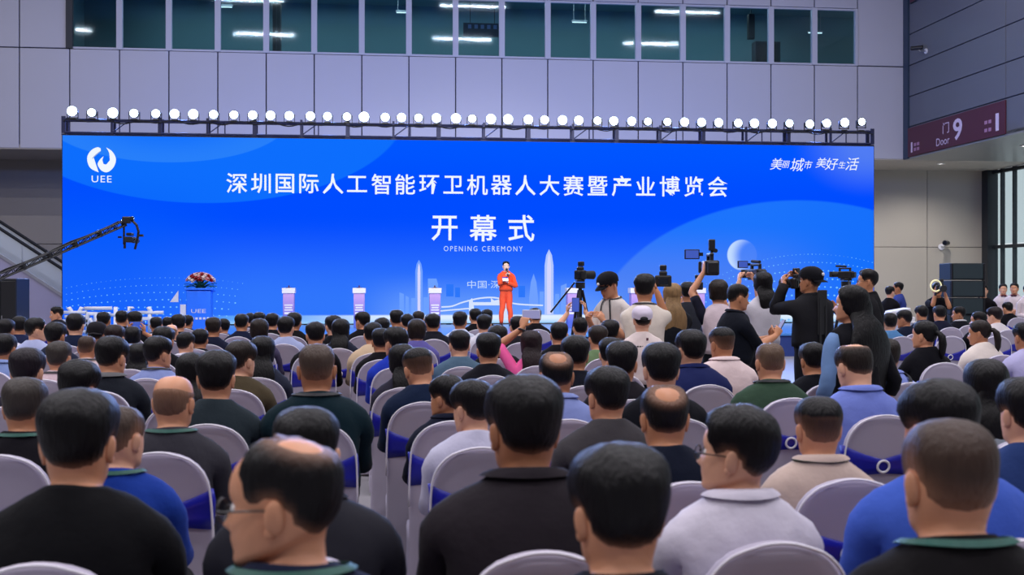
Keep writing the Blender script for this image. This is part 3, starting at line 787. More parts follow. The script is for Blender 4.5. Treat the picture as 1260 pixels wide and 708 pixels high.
# torso: height over the seat, half width, front, back, squareness
TORSO = [(0.085, .150, .105, .120, 2.2), (0.115, .174, .120, .135, 2.3), (0.16, .175, .128, .132, 2.4), (0.22, .163, .130, .115, 2.4),
         (0.29, .160, .125, .112, 2.4), (0.35, .164, .124, .118, 2.4), (0.40, .168, .122, .122, 2.4), (0.44, .170, .118, .122, 2.4),
         (0.475, .168, .110, .120, 2.3), (0.512, .164, .100, .116, 2.3), (0.542, .151, .088, .108, 2.2), (0.564, .125, .078, .098, 2.1),
         (0.577, .100, .068, .086, 2.0), (0.586, .084, .060, .074, 2.0), (0.594, .071, .054, .066, 2.0), (0.601, .063, .050, .060, 2.0)]
NT = len(TORSO)
I_ARM0, I_ARM1 = 6, 10
# head: front (y, z), back (y, z), half width; z from the chin
HEAD = [((.050, -.022), (-.058, .028), .057), ((.066, -.010), (-.063, .048), .059), ((.086, -.003), (-.069, .062), .062), ((.098, .005), (-.075, .073), .065),
        ((.103, .016), (-.081, .083), .067), ((.100, .030), (-.087, .093), .069), ((.103, .042), (-.091, .103), .0705), ((.1045, .052), (-.094, .112), .0715),
        ((.102, .064), (-.0965, .120), .0725), ((.102, .075), (-.098, .127), .0735), ((.1015, .087), (-.0988, .134), .0742), ((.098, .100), (-.099, .141), .0748),
        ((.094, .112), (-.099, .148), .0752), ((.0985, .126), (-.0985, .156), .0756), ((.1005, .139), (-.097, .164), .0755), ((.099, .153), (-.094, .173), .0747),
        ((.094, .168), (-.088, .183), .0722), ((.085, .183), (-.079, .194), .068), ((.071, .1975), (-.066, .205), .061), ((.053, .2095), (-.049, .2145), .050), ((.030, .2185), (-.029, .221), .033)]
NH = len(HEAD)
def head_local():
    P = np.zeros((NH, NC, 3))
    for k, ((yf, zf), (yb, zb), w) in enumerate(HEAD):
        P[k, :, 0] = w*1.05*spow(SPH, 0.92)
        P[k, :, 1] = np.where(CPH >= 0, yf*spow(CPH, 0.95), -yb*spow(CPH, 0.95)*1.0)
        P[k, :, 1] = np.where(CPH >= 0, yf*np.abs(CPH)**0.95, yb*np.abs(CPH)**0.95)
        P[k, :, 2] = zf*(1+CPH)/2+zb*(1-CPH)/2
    x, y, z = P[..., 0], P[..., 1], P[..., 2]
    fr = (y > 0.05)
    # nose, sockets, cheeks
    nz = np.clip((0.114-z)/(0.114-0.074), 0, 1); amp = np.where(z > 0.072, 0.004+0.020*nz**1.2, 0.024*np.clip((z-0.058)/0.014, 0, 1))
    amp = np.where(z > 0.114, 0.004*np.clip((0.13-z)/0.016, 0, 1), amp)
    P[..., 1] += fr*amp*np.exp(-(x/0.0115)**2)
    for s in (-1, 1):
        P[..., 1] -= fr*0.007*np.exp(-((x-s*0.031)/0.013)**2-((z-0.108)/0.010)**2)
        P[..., 1] += fr*0.003*np.exp(-((x-s*0.04)/0.02)**2-((z-0.08)/0.015)**2)
    P[..., 1] -= fr*0.003*np.exp(-((z-0.0475)/0.004)**2-(x/0.025)**2)
    return P
HL = head_local()
def npinterp(x, pts): return np.interp(x, [p[0] for p in pts], [p[1] for p in pts])
HLINE = {'short': [(0, .180), (35, .174), (52, .158), (60, .128), (70, .104), (80, .116), (95, .124), (106, .104), (118, .070), (140, .052), (180, .047)],
         'long': [(0, .182), (30, .175), (48, .150), (58, .105), (70, .060), (85, .030), (180, .010)],
         'bob': [(0, .182), (30, .170), (48, .140), (58, .100), (70, .060), (85, .035), (180, .012)],
         'up': [(0, .180), (35, .174), (52, .158), (62, .132), (75, .112), (95, .122), (110, .085), (130, .055), (180, .050)],
         'recede': [(0, .217), (30, .210), (50, .190), (60, .150), (70, .108), (80, .116), (95, .124), (106, .104), (118, .070), (140, .052), (180, .047)]}
def smst(x): x = np.clip(x, 0, 1); return x*x*(3-2*x)
def hair_offset(style, seed):
    z, x, y = HL[..., 2], HL[..., 0], HL[..., 1]
    phi = np.broadcast_to(ABSPHI[None, :], z.shape)
    base = {'short': 'short', 'full': 'short', 'buzz': 'short', 'crown': 'short', 'bald': 'short', 'fade': 'short', 'recede': 'recede', 'long': 'long', 'bob': 'bob', 'up': 'up', 'cap': 'short', 'tied': 'up'}[style]
    cov = smst((z-npinterp(phi, HLINE[base]))/0.022)
    top = smst((z-0.12)/0.08)
    t = {'short': 0.010+0.011*top, 'full': 0.015+0.013*top, 'buzz': 0.004+0.003*top, 'crown': 0.009+0.005*top, 'bald': 0.0025+0*top, 'fade': 0.003+0.013*smst((z-0.095)/0.10),
         'recede': 0.008+0.004*top, 'long': 0.017+0.006*top, 'bob': 0.021+0.006*top, 'up': 0.011+0.006*top, 'cap': 0.008+0*top, 'tied': 0.010+0.005*top}[style]
    if style in ('crown', 'recede', 'bald'):
        c0, r0 = {'crown': ((0, -.060, .198), .050), 'recede': ((0, -.035, .215), .050), 'bald': ((0, 0.0, .225), .105)}[style]
        d = np.sqrt((x-c0[0])**2+(y-c0[1])**2+((z-c0[2])*1.0)**2)
        cov = cov*smst((d-r0+0.012)/0.026)
    rg = np.random.RandomState(seed)
    p = rg.uniform(0, 6.28, 6)
    lump = np.sin(3*PHI[None, :]+p[0]+z*40)*0.5+np.sin(7*PHI[None, :]+p[1]+z*70)*0.35+np.sin(5*PHI[None, :]-z*110+p[2])*0.3
    if style not in ('bald', 'fade'): t = t*(1+0.13*lump)
    else: t = t*(1+0.05*lump)
    rise = z-npinterp(phi, HLINE[base])
    if style in ('short', 'full', 'crown', 'recede', 'buzz', 'fade', 'cap'):
        back = smst((phi-60)/30)                      # sides and nape are cut short, the front is not
        t = t*(1-back*(1-(0.30+0.70*smst(rise/0.075))))
        dens = 1-back*(1-smst(0.12+rise/{'short': .045, 'full': .035, 'crown': .04, 'recede': .04, 'buzz': .10, 'fade': .105, 'cap': .05}[style]))
        if style == 'fade': dens = np.where(z > 0.16, np.maximum(dens, smst((z-.13)/.05)), dens*0.8)
        if style == 'buzz': dens = dens*0.9
    else: dens = np.ones_like(z)
    if style in ('crown', 'recede', 'bald'): dens = dens*(0.35+0.65*smst((d-r0+0.004)/0.035))
    if style == 'bald': dens = dens*0.55
    return -0.0035+(t+0.0035)*cov, dens

def frame_to(t, u_prev):
    t = t/np.linalg.norm(t); u = u_prev-np.dot(u_prev, t)*t; n = np.linalg.norm(u)
    if n < 1e-5:
        a = np.array([1.0, 0, 0]) if abs(t[0]) < .9 else np.array([0, 1.0, 0]); u = a-np.dot(a, t)*t; n = np.linalg.norm(u)
    u = u/n; return t, u, np.cross(t, u)
class Builder:
    def __init__(s): s.V = []; s.F = []; s.T = []; s.m = []
    def add(s, pts): b = len(s.V); s.V += [np.asarray(p, float) for p in pts]; return list(range(b, b+len(pts)))
    def face(s, f, tag, mi=0): s.F.append(tuple(f)); s.T.append(tag); s.m.append(mi)
    def tube(s, loop, path, radii, tag, wdir=None, cap=True, mi=0, tags=None):
        """grow a tube from an open loop (or from nothing when loop is an int: that many sides)"""
        start = None
        if isinstance(loop, int): n = loop
        else: n = len(loop); start = np.array([s.V[i] for i in loop])
        u = None; prev = list(loop) if start is not None else None; rings = []
        for k, c in enumerate(path):
            c = np.asarray(c, float)
            if k == 0: t = np.asarray(path[1])-c if start is None else (np.asarray(path[1])-start.mean(0))
            elif k == len(path)-1: t = c-np.asarray(path[k-1])
            else: t = np.asarray(path[k+1])-np.asarray(path[k-1])
            if u is None:
                t, u, v = frame_to(t, np.array([0.3, 0.5, 0.7]))
                a0 = 0.0
                if start is not None:
                    d = start[0]-start.mean(0); a0 = math.atan2(np.dot(d, v), np.dot(d, u))
            else: t, u, v = frame_to(t, u)
            an = a0+2*np.pi*np.arange(n)/n
            D = np.cos(an)[:, None]*u[None]+np.sin(an)[:, None]*v[None]
            r = radii[k]
            if isinstance(r, tuple):
                wd = np.asarray(wdir, float); wd = wd-np.dot(wd, t)*t; wd /= np.linalg.norm(wd); nd = np.cross(t, wd)
                P = c+(D@wd)[:, None]*wd*r[0]+(D@nd)[:, None]*nd*r[1]
            else: P = c+D*r
            ring = s.add(P); rings.append(ring); tg = tags[k] if tags else tag
            if prev is not None:
                for i in range(n): j = (i+1) % n; s.face((prev[i], prev[j], ring[j], ring[i]), tg, mi)
            else:
                s.face(tuple(reversed(ring)), tg, mi)
            prev = ring
        if cap:
            c = s.add([np.mean([s.V[i] for i in prev], axis=0)])[0]
            for i in range(n): s.face((prev[i], prev[(i+1) % n], c), tags[-1] if tags else tag, mi)
        return rings
    def blob(s, c, R, sx, sy, sz, tag, mi=0, n=8, m=6):
        pts = []
        for i in range(1, m):
            a = math.pi*i/m
            for j in range(n):
                b = 2*math.pi*j/n; pts.append(np.asarray(c)+R@np.array([sx*math.sin(a)*math.cos(b), sy*math.sin(a)*math.sin(b), sz*math.cos(a)]))
        ids = s.add(pts); tp = s.add([np.asarray(c)+R@np.array([0, 0, sz])])[0]; bt = s.add([np.asarray(c)-R@np.array([0, 0, sz])])[0]
        for j in range(n):
            k = (j+1) % n
            s.face((tp, ids[j], ids[k]), tag, mi)
            for i in range(m-2): s.face((ids[i*n+j], ids[(i+1)*n+j], ids[(i+1)*n+k], ids[i*n+k]), tag, mi)
            s.face((ids[(m-2)*n+j], bt, ids[(m-2)*n+k]), tag, mi)

def bez(p, n):
    p = [np.asarray(q, float) for q in p]; o = []
    for i in range(n):
        t = i/(n-1); q = list(p)
        while len(q) > 1: q = [(1-t)*a+t*b for a, b in zip(q[:-1], q[1:])]
        o.append(q[0])
    return o
def catmull(P, n):
    P = [np.asarray(p, float) for p in P]; Q = [2*P[0]-P[1]]+P+[2*P[-1]-P[-2]]; o = []
    for i in range(1, len(Q)-2):
        for k in range(n):
            t = k/n; a, b, c, d = Q[i-1:i+3]
            o.append(0.5*((2*b)+(c-a)*t+(2*a-5*b+4*c-d)*t*t+(3*b-a-3*c+d)*t**3))
    o.append(P[-1]); return o
def ik(S_, T_, l1, l2, pole):
    S_, T_ = np.asarray(S_, float), np.asarray(T_, float); d = T_-S_; L = np.linalg.norm(d)
    if L > (l1+l2)*0.985: T_ = S_+d/L*(l1+l2)*0.985; d = T_-S_; L = np.linalg.norm(d)
    a = (l1*l1-l2*l2+L*L)/(2*L); h = math.sqrt(max(0, l1*l1-a*a)); e = d/L
    p = np.asarray(pole, float); p = p-np.dot(p, e)*e; p /= np.linalg.norm(p)
    return S_+e*a+p*h, T_

def finger_set(B, wrist, fdir, ndir, side, curl, scale=1.0):
    """palm end at wrist+fdir*.1; ndir points out of the palm; side +1 right hand"""
    f = fdir/np.linalg.norm(fdir); n = ndir-np.dot(ndir, f)*f; n /= np.linalg.norm(n); w = np.cross(f, n)*side   # towards the thumb
    for k, (o, L) in enumerate(((0.030, .070), (0.010, .080), (-0.010, .075), (-0.029, .058))):
        b = wrist+f*0.082*scale+w*o*scale; pts = [b]; d = f.copy(); c = curl*(1+0.12*k)
        for q in range(3):
            d = d*math.cos(c*(0.8 if q == 0 else 1))+n*math.sin(c*(0.8 if q == 0 else 1)); d /= np.linalg.norm(d)
            pts.append(pts[-1]+d*L*scale*(0.42, .32, .26)[q]); 
        B.tube(6, pts, [0.0092*scale, .0088*scale, .008*scale, .0062*scale], 'hand')
    d = (f*0.55+w*0.8+n*0.25); d /= np.linalg.norm(d); b = wrist+f*0.028*scale+w*0.022*scale
    d2 = d*0.6+f*0.5+n*curl*0.5; d2 /= np.linalg.norm(d2)
    B.tube(6, [b, b+d*0.034*scale, b+d*0.034*scale+d2*0.030*scale, b+d*0.034*scale+d2*0.055*scale], [.012*scale, .011*scale, .0095*scale, .007*scale], 'hand')

def make_figure(hair='short', pose='sit', width=1.0, fem=False, yaw=0.0, pitch=0.0, roll=0.0, lean=0.0, arms=None, sleeve=0.5, seed=0, collar=False, lan=None, glasses=False, cap=None, shirt_len=0.12, loose=0.012, hair_len=0.3, hair_wide=1.0, jacket=False, twist=0.0, sleeves=False, seat_h=0.46):
    """returns a dict of meshes in the person's own space: origin on the floor, facing +y"""
    rg = np.random.RandomState(seed+17)
    B = Builder()
    seat = seat_h if pose == 'sit' else 0.80
    w = width*(0.90 if fem else 1.0)
    hunch = 0.030
    def tor(P):                       # lean and hunch of the spine, then up to seat height
        P = np.array(P, float); z = P[..., 2]
        y = P[..., 1]+hunch*smst((z-0.30)/0.35)-0.014*smst((z-0.2)/0.15)*(1-smst((z-0.35)/0.2))
        a = math.radians(lean); zz = z-0.08
        o = P.copy(); o[..., 1] = y*math.cos(a)+zz*math.sin(a); o[..., 2] = 0.08+zz*math.cos(a)-y*math.sin(a)+seat
        if twist:
            f = smst((z-0.15)/0.35)*math.radians(twist)
            x0, y0 = o[..., 0].copy(), o[..., 1].copy()
            o[..., 0] = x0*np.cos(f)-y0*np.sin(f); o[..., 1] = x0*np.sin(f)+y0*np.cos(f)
        return o
    grid = np.zeros((NT, NC, 3)); 
    for k, (z, hw, f, b, n) in enumerate(TORSO):
        ww = w if k < 11 else (w*(1-(k-10)/6)+1.0*((k-10)/6) if k < 16 else 1.0)
        if fem and k in (3, 4): ww *= 0.94
        dd = (0.55+0.45*w) if k < 12 else 1.0
        belly = 1.0+max(0, width-1.0)*1.3*(1 if k in (2, 3, 4, 5) else 0)
        grid[k, :, 0] = hw*ww*spow(SPH, 2/n)
        grid[k, :, 1] = np.where(CPH >= 0, f*dd*belly, b*dd)*spow(CPH, 2/n)
        grid[k, :, 2] = z
        if k >= 12: grid[k, :, 2] += -0.018*CPH
    if fem:
        for k in (6, 7, 8): grid[k, :, 1] += np.where(CPH > 0, 0.03*np.exp(-((np.abs(grid[k, :, 0])-0.07)/0.05)**2), 0)
    grid = tor(grid)
    top = tor(np.array([0, 0.012 if pose == 'sit' else 0.0, 0.598 if pose == 'sit' else 0.622]))
    ids = [B.add(grid[k]) for k in range(NT)]
    # columns of the arm openings
    jr = [j for j in range(NC) if 62 < math.degrees(PHI[j]) < 118]; jl = [j for j in range(NC) if 242 < math.degrees(PHI[j]) < 298]
    j0r, j1r, j0l, j1l = jr[0], jr[-1], jl[0], jl[-1]
    for k in range(NT-1):
        for j in range(NC):
            if I_ARM0 <= k < I_ARM1 and (j0r <= j < j1r or j0l <= j < j1l): continue
            j2 = (j+1) % NC
            B.face((ids[k][j], ids[k+1][j], ids[k+1][j2], ids[k][j2]), ('T', k))
    # ---- head
    R = Rz(math.radians(yaw))@Rx(math.radians(pitch))@Ry(math.radians(roll))
    Rh = Rz(math.radians(yaw*0.45))@Rx(math.radians(pitch*0.5))@Ry(math.radians(roll*.5))
    piv = np.array([0, -0.005, 0.0])
    hs = 0.96 if fem else 1.0
    Rm = Rz(math.radians(twist))
    def headpt(P, Rr=None): return top+Rm@(piv+((Rr if Rr is not None else R)@(np.asarray(P)*hs-piv))) if np.ndim(P) == 1 else (top+(piv+((np.asarray(P)*hs-piv)@(Rr if Rr is not None else R).T))@Rm.T)
    hg = np.zeros((NH, NC, 3))
    for k in range(NH):
        f = min(1.0, k/3.0)
        hg[k] = headpt(HL[k], Rh)*(1-f)+headpt(HL[k])*f
    hids = [B.add(hg[k]) for k in range(NH)]
    prev = ids[-1]
    for k in range(NH):
        for j in range(NC):
            j2 = (j+1) % NC
            mi = 0
            if k in (6, 7) and (j <= 1 or j >= NC-2): mi = 3
            B.face((prev[j], hids[k][j], hids[k][j2], prev[j2]), ('N', 0) if k <= 1 else ('H', k), mi)
        prev = hids[k]
    crown = B.add([headpt(np.array([0, 0, .2245]))])[0]
    for j in range(NC): B.face((prev[j], crown, prev[(j+1) % NC]), ('H', NH))
    # ---- arms
    arms = arms or {}
    wrists = {}
    shl = {}
    for side, (ja, jb) in ((1, (j0r, j1r)), (-1, (j0l, j1l))):
        loop = [ids[I_ARM0][j] for j in range(jb, ja, -1)]+[ids[i][ja] for i in range(I_ARM0, I_ARM1)]+[ids[I_ARM1][j] for j in range(ja, jb)]+[ids[i][jb] for i in range(I_ARM1, I_ARM0, -1)]
        c0 = np.mean([B.V[i] for i in loop], axis=0)
        S0 = tor(np.array([side*0.155*w, -0.012, 0.492]))
        spec = arms.get(side, 'lap')
        if isinstance(spec, str):
            tgt = {'lap': (side*0.10, 0.36, seat+0.20), 'side': (side*0.25*w, 0.07, seat+0.02), 'cross': (-side*0.03, 0.25, seat+0.33)}[spec]
            pole = (side*0.55, -0.8, -0.2); fd = np.array([-side*0.35, 0.8, -0.45]) if spec != 'side' else np.array([0, 0.15, -1.0]); nd = np.array([0, -0.3, -1.0]) if spec != 'side' else np.array([-side, 0.2, 0.0]); curl = 0.35
        else: tgt, pole, fd, nd, curl = spec
        E_, W_ = ik(S0, tgt, 0.285, 0.255, pole)
        ax = (E_-S0)/np.linalg.norm(E_-S0); up = np.array([side*1.0, 0, -0.2])
        mid = S0+ax*0.075+np.array([side*0.022, 0, 0.0])*(1 if ax[2] < 0.3 else 0.3)
        path = catmull([c0*0.35+S0*0.65+np.array([side*0.028, 0, -0.004]), mid, S0+ax*0.16+np.array([side*0.004, 0, 0]), E_, E_+(W_-E_)*0.35, W_], 2)
        fat = (0.86 if fem else 1.0)*(0.6+0.4*width)
        rr = [.060, .058, .054, .0515, .048, .045, .0425, .0415, .041, .034, .027]
        rad = [r*fat for r in rr]
        tags = [('A', i, side) for i in range(len(path))]
        fdn = fd/np.linalg.norm(fd); ndn = nd-np.dot(nd, fdn)*fdn; ndn /= np.linalg.norm(ndn); wd = np.cross(fdn, ndn)
        hp = [W_+fdn*0.02, W_+fdn*0.05, W_+fdn*0.085, W_+fdn*0.1]
        rings = B.tube(loop, path+hp, rad+[(.029, .02), (.041, .0155), (.041, .0135), (.036, .010)], None, wdir=wd, tags=tags+[('hand', 0)]*4)
        finger_set(B, W_, fdn, ndn, side, curl, 0.92 if fem else 1.0)
        wrists[side] = (W_, fdn, ndn); shl[side] = (S0, E_)
    # ---- legs
    zc = np.mean([B.V[i][2] for i in ids[0]])
    f0, b0 = B.V[ids[0][0]], B.V[ids[0][NC//2]]
    ch = B.add([f0*0.75+b0*0.25+np.array([0, 0, -.02]), f0*0.5+b0*0.5+np.array([0, 0, -.03]), f0*0.25+b0*0.75+np.array([0, 0, -.02])])
    lr = [ids[0][j] for j in range(0, NC//2+1)]+[ch[2], ch[1], ch[0]]
    ll = [ids[0][j] for j in range(NC//2, NC)]+[ids[0][0]]+[ch[0], ch[1], ch[2]]
    feet = {}
    for side, loop in ((1, lr), (-1, ll)):
        hx = side*0.092*w
        if pose == 'sit':
            kx = side*(0.13+0.03*rg.rand()); ky = 0.44+0.03*rg.rand(); fx = side*(0.11+0.05*rg.rand()); fy = ky-0.02-0.10*rg.rand()
            pts = [(hx, 0.03, seat+0.05), (side*.10, 0.13, seat+0.075), (kx*0.95, ky-0.13, seat+0.085), (kx, ky, seat+0.055), (kx*.6+fx*.4, ky*.75+fy*.25+0.005, seat-0.09), (fx, fy, 0.10)]
            ra = [.088, .084, .066, .058, .055, .036]
        elif pose == 'stand':
            fx = side*(0.10+0.02*rg.rand()); fy = 0.03*(rg.rand()-0.5)
            pts = [(hx, 0.0, seat-0.02), (hx, 0.005, seat-0.16), (hx*1.02, 0.01, seat-0.31), (fx, 0.015, seat-0.42), (fx, fy-0.01, seat-0.56), (fx, fy-0.02, 0.10)]
            ra = [.090, .082, .064, .054, .053, .036]
        path = catmull(pts, 2); rad = list(np.interp(np.linspace(0, 5, len(path)), range(6), ra))
        rad = [r*(0.65+0.35*width) for r in rad]
        fx_, fy_ = pts[-1][0], pts[-1][1]
        path += [(fx_, fy_, 0.06), (fx_*1.05, fy_+0.05, 0.035), (fx_*1.12, fy_+0.13, 0.028), (fx_*1.15, fy_+0.165, 0.025)]
        B.tube(loop, path, rad+[.036, (.036, .032), (.040, .022), (.028, .016)], None, wdir=(1, 0.1, 0), tags=[('L', i) for i in range(len(path))])
        feet[side] = (fx_, fy_)
    nbody = len(B.V)
    V = np.array(B.V)
    # ---- relax the joints
    tagsV = np.zeros(len(V))
    for f, t in zip(B.F, B.T):
        if t and ((t[0] == 'T' and 5 <= t[1] <= 11) or (t[0] == 'A' and t[1] <= 5) or (t[0] == 'T' and t[1] <= 1) or (t[0] == 'L' and t[1] <= 3)):
            for i in f: tagsV[i] = 1
    ed = set()
    for f in B.F:
        for a, b in zip(f, f[1:]+f[:1]): ed.add((a, b) if a < b else (b, a))
    E = np.array(list(ed))
    deg = np.bincount(E.ravel(), minlength=len(V)).astype(float); deg[deg == 0] = 1
    for _ in range(5):
        acc = np.zeros_like(V); np.add.at(acc, E[:, 0], V[E[:, 1]]); np.add.at(acc, E[:, 1], V[E[:, 0]])
        V = V+(acc/deg[:, None]-V)*(0.5*tagsV)[:, None]
    # ---- vertex normals
    Nn = np.zeros_like(V)
    for f in B.F:
        p = V[list(f)]; n = np.cross(p[1]-p[0], p[2]-p[0]) if len(f) == 3 else np.cross(p[2]-p[0], p[3 % len(f)]-p[1])
        for i in f: Nn[i] += n
    Nn /= np.maximum(np.linalg.norm(Nn, axis=1), 1e-9)[:, None]
    out = {}
    # ---- ears, eyes (more of the same mesh)
    B.V = list(V)
    for s in (-1, 1):
        c = headpt(np.array([s*0.0815, -0.012, 0.098])); Re = (Rm@R)@Rz(s*math.radians(-28))@Ry(s*math.radians(8))
        B.blob(c, Re, 0.0075, 0.0185, 0.032, ('ear', 0), 0, 8, 7)
        B.blob(headpt(np.array([s*0.0800, 0.0, 0.072])), Re, 0.006, 0.010, 0.012, ('ear', 0), 0, 6, 5)
        c = headpt(np.array([s*0.031, 0.0805, 0.109])); B.blob(c, Rm@R, 0.0125, 0.0125, 0.0115, ('eye', 0), 1, 8, 6)
        c = headpt(np.array([s*0.031, 0.0915, 0.109])); B.blob(c, Rm@R, 0.0055, 0.003, 0.0055, ('eye', 0), 2, 8, 4)
    out['body'] = mesh_from('person', B.V, B.F, [M['skin'], M['eye_white'], M['eye_dark'], M['lip']], fmat=B.m)
    # ---- clothing: shells over the same surface
    wv = rg.uniform(0, 6.28, 8)
    def shell(name, want, off, material, wrinkle=0.004):
        fs = [f for f, t in zip(B.F[:len(B.T)], B.T) if t and want(t)]
        used = sorted({i for f in fs for i in f}); mp = {i: k for k, i in enumerate(used)}
        P = V[used]; N_ = Nn[used]
        wr = wrinkle*(np.sin(P[:, 2]*38+P[:, 0]*22+wv[0])*np.sin(P[:, 0]*31+P[:, 1]*17+wv[1])+0.7*np.sin(P[:, 2]*71-P[:, 0]*40+wv[2])*np.sin(P[:, 1]*50+wv[3]))
        o_ = off(P) if callable(off) else off
        Q = P+N_*(np.asarray(o_)+wr)[:, None]
        F = [tuple(mp[i] for i in f) for f in fs]
        cnt = {}
        for f in F:
            for a, b in zip(f, f[1:]+f[:1]): cnt[(a, b)] = cnt.get((a, b), 0)+1
        VV = list(Q); inner = {}
        for (a, b) in list(cnt):
            if (b, a) not in cnt:
                for i in (a, b):
                    if i not in inner: inner[i] = len(VV); VV.append(P[i]+N_[i]*0.0015)
                F.append((b, a, inner[a], inner[b]))
        return mesh_from(name, VV, F, material)
    smax = int(round(2+sleeve*8))
    tk = 2 if shirt_len >= 0.1 else 3
    thick = loose+(0.008 if jacket else 0)
    out['shirt'] = shell('jacket' if jacket else 'shirt', lambda t: (t[0] == 'T' and t[1] >= (1 if pose == 'stand' or jacket else tk) and t[1] <= 13) or (t[0] == 'A' and t[1] <= smax and not sleeves),
                         lambda P: thick+0.004*np.clip((seat+0.45-P[:, 2])/0.3, 0, 1), M['suit'] if jacket else M['cloth'])
    if sleeves:
        for sd in (1, -1): out['sleeves%d' % sd] = shell('sleeve', lambda t: t[0] == 'A' and t[1] <= smax and t[2] == sd, lambda P: thick+0*P[:, 2], M['cloth'])
    out['trousers'] = shell('trousers', lambda t: (t[0] == 'T' and t[1] <= 3) or (t[0] == 'L' and t[1] <= 10), 0.0075, M['cloth'], 0.002)
    # shoes
    for s in (-1, 1):
        sb = Builder()
        fx_, fy_ = feet[s]
        sb.tube(10, [(fx_, fy_-0.055, 0.045), (fx_, fy_-0.02, 0.055), (fx_*1.03, fy_+0.05, 0.052), (fx_*1.1, fy_+0.12, 0.040), (fx_*1.14, fy_+0.175, 0.032), (fx_*1.15, fy_+0.195, 0.028)],
                [(.030, .040), (.042, .054), (.045, .050), (.050, .038), (.042, .030), (.022, .018)], ('s', 0), wdir=(1, 0, 0))
        out['shoe%d' % s] = mesh_from('shoe', sb.V, sb.F, M['shoe'])
    # collar band
    nb = []
    def band_from(rows, offs, name, material, j_from=0, j_to=NC, closed=True, inner=0.004):
        """a band round the neck: rows = list of (ring a, ring b, mix)"""
        VV, F = [], []
        js = [j % NC for j in range(j_from, j_to)]
        for (ra, rb, f), o_ in zip(rows, offs):
            for j in js:
                a, b = (ids[ra][j] if ra < NT else hids[ra-NT][j]), (ids[rb][j] if rb < NT else hids[rb-NT][j])
                p = V[a]*(1-f)+V[b]*f; n = Nn[a]*(1-f)+Nn[b]*f; VV.append(p+n*o_)
        n_ = len(js); K = len(rows)
        for k in range(K-1):
            for i in range(n_ if closed else n_-1):
                i2 = (i+1) % n_
                F.append((k*n_+i, (k+1)*n_+i, (k+1)*n_+i2, k*n_+i2))
        return mesh_from(name, VV, F, material)
    if collar:
        t_ = thick
        out['collar'] = band_from([(12, 13, 0.0), (12, 13, 0.9), (14, 15, 0.2), (14, 15, 0.55), (14, 15, 0.45), (13, 14, 0.6), (12, 13, 0.7), (12, 13, 0.2)],
                                  [t_*0.6, t_*0.7, 0.006, 0.010, 0.018, 0.024, 0.026, 0.024], 'collar', M['cloth'])
    if lan:
        # ribbon: round the back of the neck, over the shoulders and down the chest
        def pt(r, j): i = ids[r][j % NC]; return V[i]+Nn[i]*(thick+0.007), Nn[i]
        chain = [pt(r, 3) for r in range(5, 13)]+[((pt(12, j)[0]+pt(13, j)[0])/2, pt(13, j)[1]) for j in range(4, NC-3)]+[pt(r, NC-3) for r in range(12, 4, -1)]
        VV, F = [], []
        for k, (p, n) in enumerate(chain):
            a = chain[max(0, k-1)][0]; b = chain[min(len(chain)-1, k+1)][0]; t = b-a; t /= np.linalg.norm(t); wdv = np.cross(n, t); wdv /= np.linalg.norm(wdv)
            VV += [p-wdv*0.008, p+wdv*0.008, p+wdv*0.008+n*0.002, p-wdv*0.008+n*0.002]
            if k:
                q = 4*(k-1)
                for e in range(4): F.append((q+e, q+(e+1) % 4, q+4+(e+1) % 4, q+4+e))
        c = (chain[0][0]+chain[-1][0])/2; c = c+np.array([0, 0.015, -0.07]); q = len(VV)
        VV += [c+np.array(v) for v in ((-.04, 0, .06), (.04, 0, .06), (.04, 0, -.06), (-.04, 0, -.06), (-.04, .006, .06), (.04, .006, .06), (.04, .006, -.06), (-.04, .006, -.06))]
        F += [tuple(q+i for i in f) for f in ((0, 1, 2, 3), (7, 6, 5, 4), (0, 4, 5, 1), (1, 5, 6, 2), (2, 6, 7, 3), (3, 7, 4, 0))]
        out['lanyard'] = mesh_from('lanyard', VV, F, M['lanyard'] if lan == 'green' else M['lanyard_dark'], smooth=False)
    # ---- hair
    if hair != 'none':
        off, dens = hair_offset(hair, seed)
        if cap: off = np.where(HL[..., 2] > 0.105, np.minimum(off, 0.010), off)
        HV, HF = [], []
        hp_ = np.array([[V[hids[k][j]] for j in range(NC)] for k in range(NH)]); hn = np.array([[Nn[hids[k][j]] for j in range(NC)] for k in range(NH)])
        # the hairline side of the face has no nose bump to lean on: use smooth radial normals
        cen = headpt(np.array([0, 0.0, 0.115])); rad_ = hp_-cen; rad_ /= np.linalg.norm(rad_, axis=2)[..., None]
        nn = hn*0.5+rad_*0.5; nn /= np.linalg.norm(nn, axis=2)[..., None]
        Q = hp_+nn*off[..., None]
        HV = [Q[k, j] for k in range(1, NH) for j in range(NC)]
        ctop = V[crown]+(R@np.array([0, 0, 1]))*np.mean(off[-1]); HV.append(ctop)
        keep = off > -0.0032
        for k in range(1, NH-1):
            for j in range(NC):
                j2 = (j+1) % NC
                if keep[k, j] or keep[k, j2] or keep[k+1, j] or keep[k+1, j2]:
                    a = (k-1)*NC; HF.append((a+j, a+NC+j, a+NC+j2, a+j2))
        a = (NH-2)*NC
        if keep[-1].any():
            for j in range(NC): HF.append((a+j, len(HV)-1, a+(j+1) % NC))
